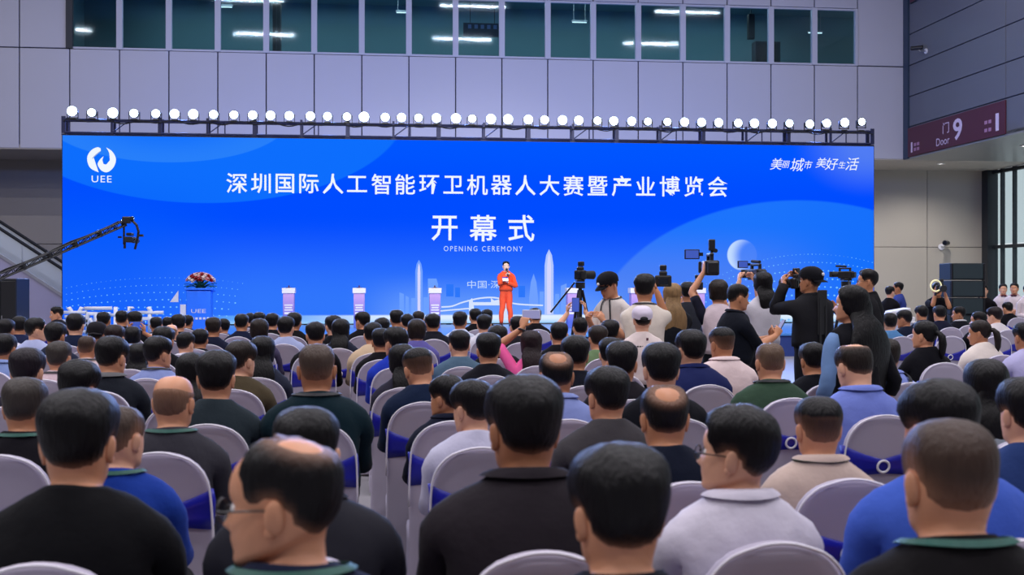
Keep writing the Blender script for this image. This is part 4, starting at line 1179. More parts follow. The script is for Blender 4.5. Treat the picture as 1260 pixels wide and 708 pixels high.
        if hair in ('long', 'tied', 'up', 'bob'):
            hb = Builder(); hb.V = [np.asarray(v) for v in HV]; hb.F = HF; hb.T = [0]*len(HF); hb.m = [0]*len(HF)
            if hair == 'long':
                Lh = hair_len
                path, rads = [], []
                for i in range(12):
                    t = i/11; wob = 0.006*math.sin(i*1.3+seed)
                    zz = 0.175-t*(0.13+Lh)
                    if zz > 0.03: p = headpt(np.array([wob, -0.052-0.018*(1-abs(zz-.1)/.1), zz])); 
                    else:
                        q = headpt(np.array([0, -0.068, 0.03])); zt = (0.03-zz)
                        p = np.array([q[0]+wob, min(q[1], top[1]-0.085)-0.035*smst(zt/0.10)+0.02*smst((zt-.15)/.3), q[2]-zt])
                    path.append(p); wd_ = 1+(hair_wide-1)*min(1, t*2.2); rads.append((wd_*0.052+wd_*0.034*math.sin(math.pi*min(1, t*1.25)*0.62)+(0.012 if 0.3 < t < .8 else 0)-0.030*max(0, t-.8)/.2, (0.030+0.012*math.sin(math.pi*t)-0.012*t)*(1+(hair_wide-1)*0.6)))
                hb.tube(20, path, rads, 0, wdir=Rm@Rz(math.radians(yaw*(0.25 if hair_wide > 1.2 else 0.7)))@np.array([1.0, 0, 0]))
            elif hair == 'tied':
                q = headpt(np.array([0, -0.105, 0.13])); R3 = Rm@R
                path = [q-R3@np.array([0, -.02, 0]), q+R3@np.array([0, -.02, 0]), q+R3@np.array([0, -.045, -.03]), q+R3@np.array([0, -.05, -.09]), q+R3@np.array([0, -.042, -.16]), q+R3@np.array([0, -.03, -.21])]
                hb.tube(12, path, [.022, .022, .030, .032, .026, .010], 0)
            elif hair == 'up':
                hb.blob(headpt(np.array([0, -0.112, 0.135])), Rm@R, 0.042, 0.034, 0.04, 0, 0, 12, 8)
            HV, HF = hb.V, hb.F
        out['hair'] = mesh_from('hair', HV, HF, M['hair'])
        dv = np.ones(len(HV), dtype=np.float32); nd_ = (NH-1)*NC
        dv[:nd_] = dens[1:].ravel(); dv[nd_] = dens[-1].mean()
        at_ = out['hair'].attributes.new('dens', 'FLOAT', 'POINT'); at_.data.foreach_set('value', dv)
    # ---- headgear
    if cap:
        z = HL[..., 2]
        zl = npinterp(np.broadcast_to(ABSPHI[None], z.shape), [(0, .152), (60, .140), (110, .122), (180, .112)])
        o_ = np.where(z > zl, 0.022+0.010*smst((z-zl)/0.06), 0.022)
        hp_ = np.array([[V[hids[k][j]] for j in range(NC)] for k in range(NH)]); cen = headpt(np.array([0, 0, 0.115])); rad_ = hp_-cen; rad_ /= np.linalg.norm(rad_, axis=2)[..., None]
        Q = hp_+rad_*o_[..., None]
        VV = [Q[k, j] for k in range(NH) for j in range(NC)]; ct = len(VV); VV.append(headpt(np.array([0, 0, .2245+.03])))
        FF = []
        inn = z > zl-0.004
        for k in range(NH-1):
            for j in range(NC):
                j2 = (j+1) % NC
                if inn[k, j] and inn[k, j2] and inn[k+1, j] and inn[k+1, j2]: FF.append((k*NC+j, (k+1)*NC+j, (k+1)*NC+j2, k*NC+j2))
        for j in range(NC): FF.append(((NH-1)*NC+j, ct, (NH-1)*NC+(j+1) % NC))
        def hv(x, y, zz): return headpt(np.array([x, y, zz]))
        sgn = -1 if cap == 'back' else 1
        if cap in ('front', 'back'):
            for lay in (0, 1):
                b0_ = len(VV); K = 11
                for i in range(K):
                    a = math.radians(-62+124*i/(K-1)); zb_ = (.150 if sgn > 0 else .128)
                    for rr_, dz in ((0.086, 0), (0.13, -0.006), (0.162, -0.022)):
                        VV.append(hv(math.sin(a)*min(rr_, .088+0*rr_)*1.0, sgn*(math.cos(a)*rr_+0.012), zb_+dz*math.cos(a)-0.004*lay-0.012*abs(math.sin(a))))
                for i in range(K-1):
                    for r_ in range(2):
                        f = (b0_+3*i+r_, b0_+3*i+r_+1, b0_+3*(i+1)+r_+1, b0_+3*(i+1)+r_); FF.append(f if lay == 0 else tuple(reversed(f)))
        else:      # bucket hat brim
            b0_ = len(VV); K = 36
            for i in range(K):
                a = 2*math.pi*i/K; wv_ = 0.006*math.sin(3*a+1)
                for rr_, zz in ((0.100, .148), (0.135, .118), (0.168, .088), (0.166, .083), (0.132, .112), (0.097, .140)):
                    VV.append(hv(math.sin(a)*(rr_-0.012), math.cos(a)*rr_, zz-0.012*(1-math.cos(a))*0.5+wv_*(rr_-.1)*12))
            for i in range(K):
                i2 = (i+1) % K
                for r_ in range(5): FF.append((b0_+6*i+r_, b0_+6*i+r_+1, b0_+6*i2+r_+1, b0_+6*i2+r_))
        out['cap'] = mesh_from('bucket_hat' if cap == 'bucket' else 'cap', VV, FF, M['cloth'])
        out['badge_at'] = (hv(0, 0.124, 0.178), (Rm@R)@np.array([0, 1.0, 0.35]))
    if glasses:
        mb = MB(); RR = Matrix(((Rm@R)).tolist())
        for s in (-1, 1):
            c = headpt(np.array([s*0.033, 0.108, 0.107])); mb.torus(c, 0.021, 0.0022, 14, 5, rot=RR @ Matrix.Rotation(math.radians(90), 3, 'X'))
            mb.cyl(headpt(np.array([s*0.054, 0.106, 0.110])), headpt(np.array([s*0.080, 0.094, 0.112])), 0.002, n=5)
            mb.cyl(headpt(np.array([s*0.080, 0.094, 0.112])), headpt(np.array([s*0.083, -0.01, 0.112])), 0.002, n=5)
        mb.cyl(headpt(np.array([-0.012, 0.112, 0.109])), headpt(np.array([0.012, 0.112, 0.109])), 0.002, n=5)
        bmesh.ops.recalc_face_normals(mb.bm, faces=mb.bm.faces); me = bpy.data.meshes.new('glasses'); mb.bm.to_mesh(me); mb.bm.free(); me.materials.append(M['black_plastic']); out['glasses'] = me
    crown_z = float(max(V[crown][2], out['hair'].vertices[0].co.z if False else V[crown][2]))
    out['crown'] = V[crown].copy(); out['wrists'] = wrists; out['head'] = headpt(np.array([0, 0, 0.11])); out['hp'] = headpt; out['grid'] = (ids, V, Nn, thick)
    return out

FIG_CACHE = {}
def figure(**k):
    key = repr(sorted(k.items(), key=lambda q: q[0]))
    if key not in FIG_CACHE: FIG_CACHE[key] = make_figure(**k)
    return FIG_CACHE[key]
SKIN = [srgb(214, 152, 116), srgb(198, 136, 98), srgb(226, 170, 138), srgb(186, 126, 90)]
def place_person(fig, loc, rz, scale, label, group=None, shirt=srgb(20, 20, 24), trousers=srgb(26, 27, 34), hair=srgb(14, 12, 13), skin=None, cap=None, collar=None, sleeves=None, cat='person', seed=0, far=False):
    o = obj('person', fig['body']); o.location = loc; o.rotation_euler = (0, 0, rz); o.scale = (scale,)*3
    o.color = skin or SKIN[seed % 4]
    prop(o, label, cat, group)
    for nm, me, c in (('hair', 'hair', hair), (fig['shirt'].name.split('.')[0], 'shirt', shirt), ('trousers', 'trousers', trousers), ('shoe', 'shoe-1', (0.02, 0.02, 0.02, 1)), ('shoe', 'shoe1', (0.02, 0.02, 0.02, 1)), ('collar', 'collar', collar or shirt), ('sleeve', 'sleeves1', (sleeves[0] if sleeves and isinstance(sleeves[0], tuple) else sleeves) or shirt), ('sleeve', 'sleeves-1', (sleeves[1] if sleeves and isinstance(sleeves[0], tuple) else sleeves) or shirt), ('lanyard', 'lanyard', (1, 1, 1, 1)), ('glasses', 'glasses', (1, 1, 1, 1)), ('bucket_hat' if 'cap' in fig and fig['cap'].name.startswith('bucket') else 'cap', 'cap', cap or (0.02, 0.02, 0.02, 1))):
        if me in fig and not (far and nm == 'shoe'):
            c_ = obj(nm, fig[me], o); c_.color = c
    return o
# ================================================================= BANQUET CHAIRS
def chair_meshes():
    def ring(z, hw, y0, y1, n, K=28, zfun=None):
        P = []
        for i in range(K):
            a = 2*math.pi*i/K; c, s_ = math.cos(a), math.sin(a)
            x = hw*math.copysign(abs(s_)**(2/n), s_); y = (y0+y1)/2+(y1-y0)/2*math.copysign(abs(c)**(2/n), c)
            P.append((x, y, z+(zfun(a) if zfun else 0)))
        return P
    def rings_mesh(rs, name, material, cap=True):
        V = [p for r in rs for p in r]; K = len(rs[0]); F = []
        for k in range(len(rs)-1):
            for i in range(K): F.append((k*K+i, (k+1)*K+i, (k+1)*K+(i+1) % K, k*K+(i+1) % K)[::-1] if False else (k*K+i, k*K+(i+1) % K, (k+1)*K+(i+1) % K, (k+1)*K+i)[::-1])
        if cap:
            F.append(tuple(range((len(rs)-1)*K, len(rs)*K))[::-1])
        me = mesh_from(name, V, F, material); bm = bmesh.new(); bm.from_mesh(me); bmesh.ops.recalc_face_normals(bm, faces=bm.faces); bm.to_mesh(me); bm.free()
        return me
    # the back: a tapering upright slab with a rounded top; y = 0 is its rear face, the sitter is at +y
    prof = [(0.02, .215, .0), (0.22, .208, .0), (0.44, .202, .0), (0.60, .203, -.012), (0.74, .201, -.03), (0.84, .196, -.047), (0.89, .188, -.055), (0.93, .172, -.062), (0.962, .148, -.068), (0.988, .115, -.073), (1.004, .080, -.076), (1.013, .045, -.078), (1.016, .015, -.078)]
    global CHM_PROF
    CHM_PROF = prof
    rs = []
    for z, hw, y in prof:
        th = 0.055 if z < 0.985 else 0.055-0.035*(z-0.985)/0.031
        rs.append(ring(z, hw, y+0.0275-th/2, y+0.0275+th/2, 4.5))
    back = rings_mesh(rs, 'back_cover', M['chair_cloth'])
    scal = lambda a: 0.11*abs(math.sin(2*a))**0.7*0+0.10*(1-abs(math.sin(2*a)))
    sr = [ring(0.02, .222, 0.0, .46, 6, zfun=scal), ring(0.20, .212, 0.0, .45, 6, zfun=lambda a: 0.05*(1-abs(math.sin(2*a)))), ring(0.36, .207, 0.0, .445, 6), ring(0.425, .210, 0.0, .45, 6), ring(0.45, .206, 0.004, .446, 6), ring(0.458, .19, 0.02, .43, 6), ring(0.46, .09, 0.1, .33, 5)]
    seat = rings_mesh(sr, 'seat_cover', M['chair_cloth'])
    # sash: wraps the back, dips and gathers towards the ring
    K = 36; V, F = [], []
    for lay in range(2):
        for i in range(K):
            a = 2*math.pi*i/K; s_, c = math.sin(a), math.cos(a)
            hw = .2005; x = hw*math.copysign(abs(s_)**(2/4.5), s_)
            u = min(1, abs(x)/hw); rear = c < 0
            zt = 0.865-0.075*(1-u**1.3) if rear else 0.86; zb = 0.700+0.030*(1-u**1.3)*0.6 if rear else 0.715
            for q in range(4):
                z = zb+(zt-zb)*q/3
                yb = np.interp(z, [p[0] for p in prof], [p[2] for p in prof])
                off = (0.006 if lay == 0 else 0.001)+(0.004*math.sin(q*2.1+i*0.5) if lay == 0 else 0)
                yy = yb+0.0275+(0.0275+off)*math.copysign(abs(c)**(2/4.5), c)
                V.append((x*(1+off/hw), yy, z))
    n0 = K*4
    for i in range(K):
        j = (i+1) % K
        for q in range(3):
            F.append((4*i+q, 4*i+q+1, 4*j+q+1, 4*j+q)); F.append((n0+4*i+q, n0+4*j+q, n0+4*j+q+1, n0+4*i+q+1))
        F.append((4*i+3, n0+4*i+3, n0+4*j+3, 4*j+3)); F.append((4*i, 4*j, n0+4*j, n0+4*i))
    sash = mesh_from('sash', V, F, M['sash'])
    bm = bmesh.new(); bm.from_mesh(sash); bmesh.ops.recalc_face_normals(bm, faces=bm.faces); bm.to_mesh(sash); bm.free()
    mb = MB(); mb.torus((0, -0.046, 0.755), 0.030, 0.0065, 20, 6, rot=Matrix.Rotation(math.radians(97), 3, 'X'))
    bmesh.ops.recalc_face_normals(mb.bm, faces=mb.bm.faces); ringm = bpy.data.meshes.new('sash_ring'); mb.bm.to_mesh(ringm); mb.bm.free(); ringm.materials.append(M['white_plastic'])
    ringm.polygons.foreach_set('use_smooth', np.ones(len(ringm.polygons), dtype=bool))
    legs = []
    mb = MB(); mb.cyl((0, 0, 0), (0, 0, 0.42), 0.012, 0.014, n=8); leg = bpy.data.meshes.new('leg'); mb.bm.to_mesh(leg); mb.bm.free(); leg.materials.append(M['chair_leg'])
    return back, seat, sash, ringm, leg
CHM = chair_meshes()
def lit_edge_mesh():  # pale tube painting in the light caught along the cover's rounded edge
    prof = CHM_PROF; pts = []
    for sgn in (1, -1):
        row = [(sgn*hw*(1.0 if z < .99 else 0.9), y-0.001, z) for z, hw, y in prof if z > 0.5]
        pts += row if sgn > 0 else list(reversed(row))
    mb = MB(); P_ = [Vector(p) for p in pts]
    sb = Builder(); sb.tube(6, catmull([np.array(p) for p in pts], 2), [0.0046]*(2*(len(pts)-1)+1), 0)
    return mesh_from('lit_edge', sb.V, sb.F, mat('chair_lit_edge', srgb(232, 228, 238), 0.6))
LIT_EDGE = lit_edge_mesh()
def make_chair(loc, rz, label, far=False, ring=True):
    t = empty('banquet_chair', loc, rz); prop(t, label, 'chair', 'covered banquet chairs of the audience')
    t.scale = (1.0, 1.0, 0.975)
    bc = obj('back_cover', CHM[0], t); obj('lit_edge', LIT_EDGE, bc); obj('seat_cover', CHM[1], t); s_ = obj('sash', CHM[2], t)
    if ring and not far: obj('sash_ring', CHM[3], s_)
    if not far:
        for x, y in ((-.19, .03), (.19, .03), (-.19, .42), (.19, .42)): obj('leg', CHM[4], t, (x, y, 0))
    return t
# ================================================================= THE SEATED AUDIENCE
BLK, NAVY, CHAR, DGR = srgb(16, 15, 20), srgb(18, 26, 52), srgb(38, 38, 46), srgb(62, 62, 68)
WHT, LBL, BLU, CRM = srgb(214, 212, 226), srgb(138, 156, 216), srgb(30, 60, 172), srgb(206, 184, 160)
HB, HD, HG = srgb(34, 26, 22), srgb(13, 11, 13), srgb(58, 52, 48)
# px, py of the top of the hair, head width in pixels, hair style, shirt, what singles the person out, more
def P(px, py, w, hair='short', shirt=BLK, lab=None, **k): return dict(px=px, py=py, w=w, hair=hair, shirt=shirt, lab=lab, **k)
UP = np.array([0, 0.25, 1.0])
CROWD = [
 # nearest rows, left to right
 P(97, 487, 88, 'full', srgb(16, 16, 19), 'broad-backed man in plain black shirt, big dark head low at left', row=1, width=1.12, pitch=-6, sleeve=.62),
 P(352, 541, 118, 'recede', srgb(24, 30, 52), 'balding man with glasses turned left, green lanyard, front row', yaw=74, pitch=-4, glasses=True, lan='green', width=1.1, seed=3, skin=0),
 P(378, 508, 76, 'short', CHAR, 'dark-haired man in charcoal jacket hidden behind the balding man in glasses', jacket=True, collar=True, width=1.08, pitch=-10),
 P(762, 553, 138, 'full', srgb(24, 26, 34), 'black-haired person nearest the camera, head cut by the bottom edge', width=.95, yaw=8, pitch=-4, row=0, skin=0),
 P(1168, 524, 122, 'buzz', srgb(18, 16, 18), 'heavy man with cropped hair and green lanyard at lower right', width=1.15, lan='green', hc=srgb(46, 38, 34), row=0),
 P(1156, 475, 88, 'full', srgb(62, 92, 186), 'large man in bright blue shirt behind the cropped-hair man', width=1.22, yaw=14),
 P(909, 502, 90, 'full', srgb(216, 210, 224), 'man in white shirt and glasses facing left in front row', yaw=50, glasses=True, collar=True, width=1.0, pitch=2),
 P(645, 465, 94, 'full', srgb(40, 35, 40), 'large man in dark brown shirt filling the centre foreground', width=1.18, yaw=10, collar=True),
 P(213, 464, 62, 'bald', srgb(56, 55, 62), 'shaven-headed man in charcoal tee with green lanyard', row=3, lan='green', width=1.0, hc=srgb(88, 70, 58), yaw=-6, pitch=-4),
 P(30, 467, 58, 'short', srgb(24, 22, 28), 'man in black shirt with green lanyard at the far left', lan='green', hc=HG, pitch=-6),
 P(146, 502, 50, 'buzz', srgb(28, 60, 150), 'man in royal blue polo beside the broad-backed man', row=2, lan='green', yaw=-22, hc=HG),
 P(96, 447, 55, 'full', srgb(26, 38, 92), 'person with tilted full black hair and navy top', roll=10, yaw=-20),
 P(137, 416, 44, 'full', srgb(30, 34, 42), 'man in black polo with grey collar, tall dark head', yaw=-18, collar=srgb(110, 110, 112)),
 P(236, 437, 50, 'long', srgb(104, 66, 118), 'woman with long dark hair over a purple top', fem=True, hair_len=.36, yaw=-10),
 P(296, 421, 42, 'full', srgb(78, 68, 50), 'man in olive brown shirt looking to the right', yaw=-32, hc=HB),
 P(390, 424, 50, 'buzz', srgb(14, 36, 44), 'man in dark teal shirt with close-cropped head', width=1.12, hc=HG, lan='dark'),
 P(515, 431, 38, 'fade', srgb(18, 32, 58), 'man in navy shirt with shaved sides, head bowed', yaw=14, pitch=-16, roll=-6),
 P(550, 464, 44, 'full', srgb(22, 26, 44), 'man in dark navy polo facing left by white shirt', yaw=48, collar=True),
 P(581, 472, 54, 'full', srgb(198, 196, 218), 'man in white shirt with dark head left of centre', yaw=36, width=1.02),
 P(685, 434, 46, 'crown', srgb(134, 148, 204), 'man with bald crown in pale blue shirt', collar=True, pitch=-8),
 P(748, 455, 54, 'full', srgb(64, 61, 64), 'man in grey tee with large dark head near centre', yaw=12, width=1.1),
 P(817, 476, 62, 'crown', srgb(18, 24, 40), 'man with thinning crown in dark navy shirt', pitch=-8),
 P(851, 408, 40, 'full', srgb(26, 35, 84), 'broad man in navy suit jacket', jacket=True, collar=True, width=1.12, yaw=8),
 P(889, 403, 38, 'fade', srgb(228, 206, 204), 'man in pale pink shirt beside the navy suit, elbow out', width=1.14, yaw=12, collar=True, nochair=True, arms={-1: ((-.20, .06, .66), (-1, -.45, -.1), np.array([.3, .8, -.3]), np.array([.5, 0, -.8]), .4)}, sleeve=.75),
 P(948, 424, 45, 'buzz', srgb(52, 74, 58), 'man in olive green shirt with brownish cropped head', width=1.1, hc=srgb(86, 70, 56), lan='dark', yaw=-4),
 P(1000, 424, 42, 'full', srgb(16, 18, 25), 'man in black shirt right of the olive green shirt'),
 P(1052, 428, 48, 'recede', srgb(116, 132, 208), 'man with bald top in light blue shirt', yaw=8, collar=True, pitch=-20, hc=HB),
 P(1091, 420, 42, 'full', srgb(132, 148, 216), 'man in light blue shirt with dark shoulder strap', collar=True, strap=True, hc=HB),
 P(1007, 488, 66, 'fade', srgb(200, 178, 166), 'man in beige shirt with green lanyard and shaved sides', lan='green', collar=True),
 P(1214, 446, 70, 'long', srgb(150, 158, 166), 'woman with long wavy dark hair in grey top', fem=True, hair_len=.24, yaw=-8),
 P(1262, 468, 60, 'full', srgb(40, 60, 110), 'person in dark blue cut by the right edge'),
 # middle rows
 P(5, 412, 32, 'short', srgb(130, 150, 200), 'person in light blue shirt with dark lanyard, left edge', lan='dark', collar=True),
 P(72, 421, 35, 'short', srgb(216, 190, 196), 'man in pale pink shirt with dark lanyard', lan='dark', hc=HG),
 P(107, 415, 28, 'buzz', srgb(204, 180, 176), 'brown-haired man in pale top behind the tall dark head', hc=HB, lan='dark'),
 P(33, 431, 39, 'full', srgb(40, 36, 48), 'person with round dark plum hair at left', hc=srgb(26, 18, 26)),
 P(171, 432, 32, 'long', srgb(60, 70, 100), 'woman with black hair beside the black polo', fem=True, hair_len=.2),
 P(194, 416, 34, 'full', srgb(138, 152, 204), 'man in light blue shirt looking right at left side', yaw=-38, lan='dark'),
 P(24, 389, 19, 'short', srgb(24, 32, 64), 'broad man in navy suit in the front left seats', jacket=True, width=1.12),
 P(44, 392, 14, 'short', srgb(176, 184, 222), None, yaw=-60),
 P(7, 392, 14, 'short', WHT, None),
 P(70, 378, 13, 'short', srgb(36, 36, 44), 'person looking back from the front left seats', yaw=110),
 P(68, 399, 27, 'full', srgb(34, 40, 60), None),
 P(93, 388, 26, 'full', srgb(22, 32, 58), None),
 P(127, 385, 14, 'short', BLK, None),
 P(119, 397, 22, 'short', srgb(50, 40, 52), 'person in dark backward cap in the far left rows', cap='back', capc=srgb(30, 28, 34)),
 P(150, 383, 13, 'short', BLK, None), P(166, 384, 12, 'short', BLK, None),
 P(163, 404, 20, 'bob', srgb(150, 168, 216), 'woman in pale blue raising a phone before the white letters', fem=True,
   arms={1: ((.10, .24, 1.29), (.7, -.2, -.5), UP, np.array([-1, .2, 0.]), .5), -1: ((-.09, .24, 1.29), (-.7, -.2, -.5), UP, np.array([1, .2, 0.]), .5)}),
 P(141, 401, 26, 'full', srgb(30, 26, 36), None, hc=srgb(30, 16, 18)), P(192, 391, 14, 'short', DGR, None), P(207, 391, 14, 'short', BLK, None), P(201, 404, 22, 'full', BLK, None),
 P(220, 388, 15, 'full', BLK, None), P(231, 390, 13, 'short', BLK, None), P(211, 400, 17, 'bald', srgb(44, 44, 52), 'bald man in the far seats at left', hc=srgb(120, 96, 80)),
 P(262, 392, 16, 'short', srgb(22, 26, 48), None, hc=HB), P(275, 393, 12, 'short', NAVY, None, yaw=40), P(297, 387, 17, 'short', srgb(20, 26, 52), None), P(308, 386, 13, 'short', NAVY, None), P(319, 384, 14, 'short', BLK, None), P(335, 386, 16, 'full', BLK, None),
 P(319, 395, 23, 'bob', srgb(70, 64, 90), None, fem=True, hc=HB), P(352, 390, 14, 'full', srgb(166, 176, 214), 'person in pale patterned shirt left of the first pedestal'), P(362, 385, 14, 'full', BLK, None), P(388, 397, 25, 'full', BLK, None), P(409, 389, 14, 'short', BLK, None),
 P(228, 409, 22, 'short', WHT, None, yaw=-20), P(246, 412, 19, 'full', BLK, None), P(266, 434, 30, 'full', srgb(40, 50, 56), 'dark-haired person between purple top and olive shirt'), P(323, 416, 27, 'long', srgb(40, 44, 60), 'woman with straight black hair right of the olive shirt', fem=True),
 P(411, 389, 13, 'short', BLK, None), P(419, 393, 26, 'long', srgb(30, 34, 50), 'woman with long dark hair right of the teal shirt', fem=True), P(446, 384, 14, 'short', BLK, None, yaw=40), P(470, 392, 15, 'short', BLK, None), P(459, 398, 20, 'short', srgb(208, 182, 150), 'person in cream jacket near the second pedestal', jacket=True),
 P(488, 382, 16, 'full', BLK, None), P(501, 387, 15, 'short', BLK, None), P(515, 383, 13, 'short', BLK, None, hc=HB), P(513, 393, 20, 'bob', srgb(96, 90, 156), 'brown-haired person in purple below the third pedestal', hc=HB), P(532, 388, 22, 'full', srgb(18, 20, 32), 'man in black suit below the third pedestal', jacket=True, width=1.1, collar=True),
 P(487, 404, 30, 'full', srgb(30, 56, 176), 'man in bright blue polo facing left near the aisle', yaw=34), P(469, 406, 16, 'short', BLK, None), P(565, 408, 27, 'short', srgb(78, 102, 122), 'man in grey-teal shirt near the aisle', width=1.1),
 P(566, 384, 16, 'full', srgb(196, 200, 214), 'person in pale grey shirt below the screen gateway'), P(585, 381, 13, 'short', BLK, None), P(599, 381, 13, 'short', BLK, None), P(596, 387, 19, 'full', srgb(214, 212, 222), 'person in white shirt left of the presenter'),
 P(495, 425, 28, 'long', srgb(44, 42, 56), 'long-haired woman with glasses left of the bowed navy shirt', fem=True, yaw=20, glasses=True), P(601, 411, 38, 'full', srgb(22, 22, 30), 'full black-haired person left of the pink shirt'), P(612, 400, 17, 'short', BLK, None), P(637, 389, 14, 'short', srgb(30, 30, 36), None),
 P(658, 381, 17, 'full', BLK, None), P(688, 396, 14, 'short', BLK, None), P(654, 409, 34, 'long', srgb(228, 92, 152), 'woman in pink shirt raising a white phone', fem=True, hc=srgb(32, 18, 22), yaw=-4,
   arms={-1: ((-.06, .17, 1.35), (-1, .1, -.45), np.array([.35, .3, 1.]), np.array([.6, .9, 0.]), .7)}),
 P(714, 391, 23, 'short', srgb(16, 18, 30), 'man in black holding a phone up with both hands', arms={1: ((.10, .25, 1.40), (.8, -.1, -.5), UP, np.array([-1, .1, 0.]), .6), -1: ((-.12, .24, 1.38), (-.9, -.1, -.4), UP, np.array([1, .1, 0.]), .6)}, sleeve=.35),
 P(708, 415, 42, 'full', srgb(18, 21, 32), 'full black-haired person before the bald crown', fem=False), P(736, 400, 26, 'short', srgb(104, 128, 90), 'person in sage green shirt', hc=HB), P(765, 422, 38, 'full', srgb(28, 24, 30), 'dark-haired man in black right of the sage shirt', yaw=-10), P(751, 416, 28, 'full', srgb(200, 198, 206), None, lan='dark'),
 P(814, 398, 28, 'full', BLK, 'dark-haired man right of the printed tee', yaw=-8), P(873, 399, 21, 'full', BLK, None), P(751, 394, 22, 'short', BLK, None), P(813, 425, 34, 'full', srgb(14, 15, 22), 'man in black shirt left of the navy suit'),
 P(1113, 382, 22, 'short', srgb(20, 27, 46), 'man in dark jacket facing left behind the standing crew', yaw=38), P(1138, 395, 31, 'tied', srgb(16, 16, 22), 'woman in black top facing left above the badged chair', fem=True, yaw=34), P(1206, 395, 31, 'tied', srgb(228, 216, 206), 'woman in cream shirt with tied hair', fem=True, yaw=46, hc=HB),
 P(1224, 378, 20, 'full', srgb(216, 208, 210), 'person in white shirt in the far right seats', yaw=30, hc=srgb(26, 14, 18)), P(1180, 378, 16, 'short', srgb(18, 19, 28), 'person in black facing left beside the loudspeakers', yaw=62, collar=srgb(180, 180, 186)), P(1156, 377, 18, 'short', srgb(22, 24, 44), None), P(1134, 377, 16, 'full', srgb(26, 28, 48), None), P(1095, 385, 14, 'short', srgb(90, 140, 190), None),
 P(1262, 398, 30, 'short', srgb(180, 176, 216), 'person in pale lavender shirt at the right edge'), P(1240, 372, 14, 'short', BLK, None), P(1204, 383, 13, 'short', BLK, None, yaw=60),
]
ROW0, ROWD = 2.18, 0.86
SPOT = []                                   # seats taken: (row, x)
STANDERS = [(748, 336, 22), (794, 337, 26), (828, 348, 23), (847, 347, 19), (885, 344, 24), (908, 349, 26), (940, 334, 22), (999, 327, 24), (1050, 350, 38), (1068, 325, 20), (791, 377, 28.5)]
def crowd_layout():
    order = sorted(range(len(CROWD)), key=lambda i: -CROWD[i]['w'])
    for i in order:
        p = CROWD[i]
        weff = p['w']-1.0
        wid = {'buzz': .186, 'bald': .182, 'fade': .186, 'long': .222, 'bob': .222, 'recede': .192, 'full': .21}.get(p['hair'], .202)
        if p['yaw'] if 'yaw' in p else 0: wid *= 1+0.10*abs(math.sin(math.radians(p['yaw'])))
        s1 = weff/wid; D1 = FPX/s1
        D2 = FPX*0.35/max(8, p['py']-HY)
        a = 1.0 if p['w'] > 30 else 0.55
        D = D1**a*D2**(1-a)
        Yest = at_depth(p['px'], 0, D).y
        best = None
        for r in range(0, 24):
            if 'row' in p and r != p['row']: continue
            Y = ROW0+ROWD*r
            Dr = depth_on_y(p['px'], Y); zc = CAMZ+(HY-p['py'])*Dr/FPX; x = on_y(p['px'], 0, Y).x
            cost = abs(math.log(Y/Yest))*6+max(0, abs(zc-1.325)-0.055)*22
            for (r2, x2) in SPOT:
                if r2 == r and abs(x2-x) < 0.47: cost += 6+14*(0.47-abs(x2-x))
            for (sx_, sy_) in STAND_XY:
                if abs(sx_-x) < 0.40 and -0.4 < sy_-Y < 0.55: cost += 8
            if best is None or cost < best[0]: best = (cost, r, Y, x, zc, Dr)
        cost, r, Y, x, zc, Dr = best
        SPOT.append((r, x)); p.update(r=r, Y=Y, X=x, zc=zc, cost=cost, Yest=Yest)
# standing people keep clear of the seat rows: they are slotted half a row behind a seat line
STAND_XY = []
for (px, py, w) in STANDERS:
    D = FPX/(w/0.192)
    q = at_depth(px, 0, D); r = round((q.y-ROW0-0.43)/ROWD); Y = ROW0+ROWD*r+0.43
    STAND_XY.append((on_y(px, 0, Y).x, Y))
EMPTY = []
for (px, py, lab, bd) in ((1140, 440, 'empty white chair with blue badge behind the woman in black top', True), (262, 417, 'empty white chair with small badge among far left seats', True),
                          (1166, 413, 'empty white chair left of the cream shirt woman', False), (1222, 415, 'empty white chair right of the cream shirt woman', False)):
    D = FPX*0.65/(py-HY); q = at_depth(px, 0, D); r = round((q.y+0.225-ROW0)/ROWD); Y = ROW0+ROWD*r; x = on_y(px, 0, Y-0.2).x
    SPOT.append((r, x)); EMPTY.append((x, Y, lab, bd))
crowd_layout()
ORD = ['first', 'second', 'third', 'fourth', 'fifth', 'sixth', 'seventh', 'eighth', 'ninth', 'tenth', 'eleventh', 'twelfth', 'thirteenth', 'fourteenth', 'fifteenth', 'sixteenth', 'seventeenth', 'eighteenth', 'nineteenth', 'twentieth', 'twenty-first', 'twenty-second', 'twenty-third', 'twenty-fourth']
used_rows = sorted({p['r'] for p in CROWD}, reverse=True)
cname = {id(BLK): 'black', id(NAVY): 'navy', id(WHT): 'white', id(DGR): 'grey'}
for rk, r in enumerate(used_rows):
    members = sorted([p for p in CROWD if p['r'] == r], key=lambda p: p['X'])
    for k, p in enumerate(members):
        p['place'] = '%s from left in row %s from stage' % (ORD[k], ORD[rk])
        if p['lab'] is None:
            p['lab'] = 'dark-haired %s, %s' % ('woman' if p.get('fem') else 'person', p['place']); p['short'] = 'the person '+p['place']
        else: p['short'] = ' '.join(p['lab'].split(',')[0].split()[:9])
FAR_KEYS = dict(pitch=0, roll=0)
CHAIR_OF = []
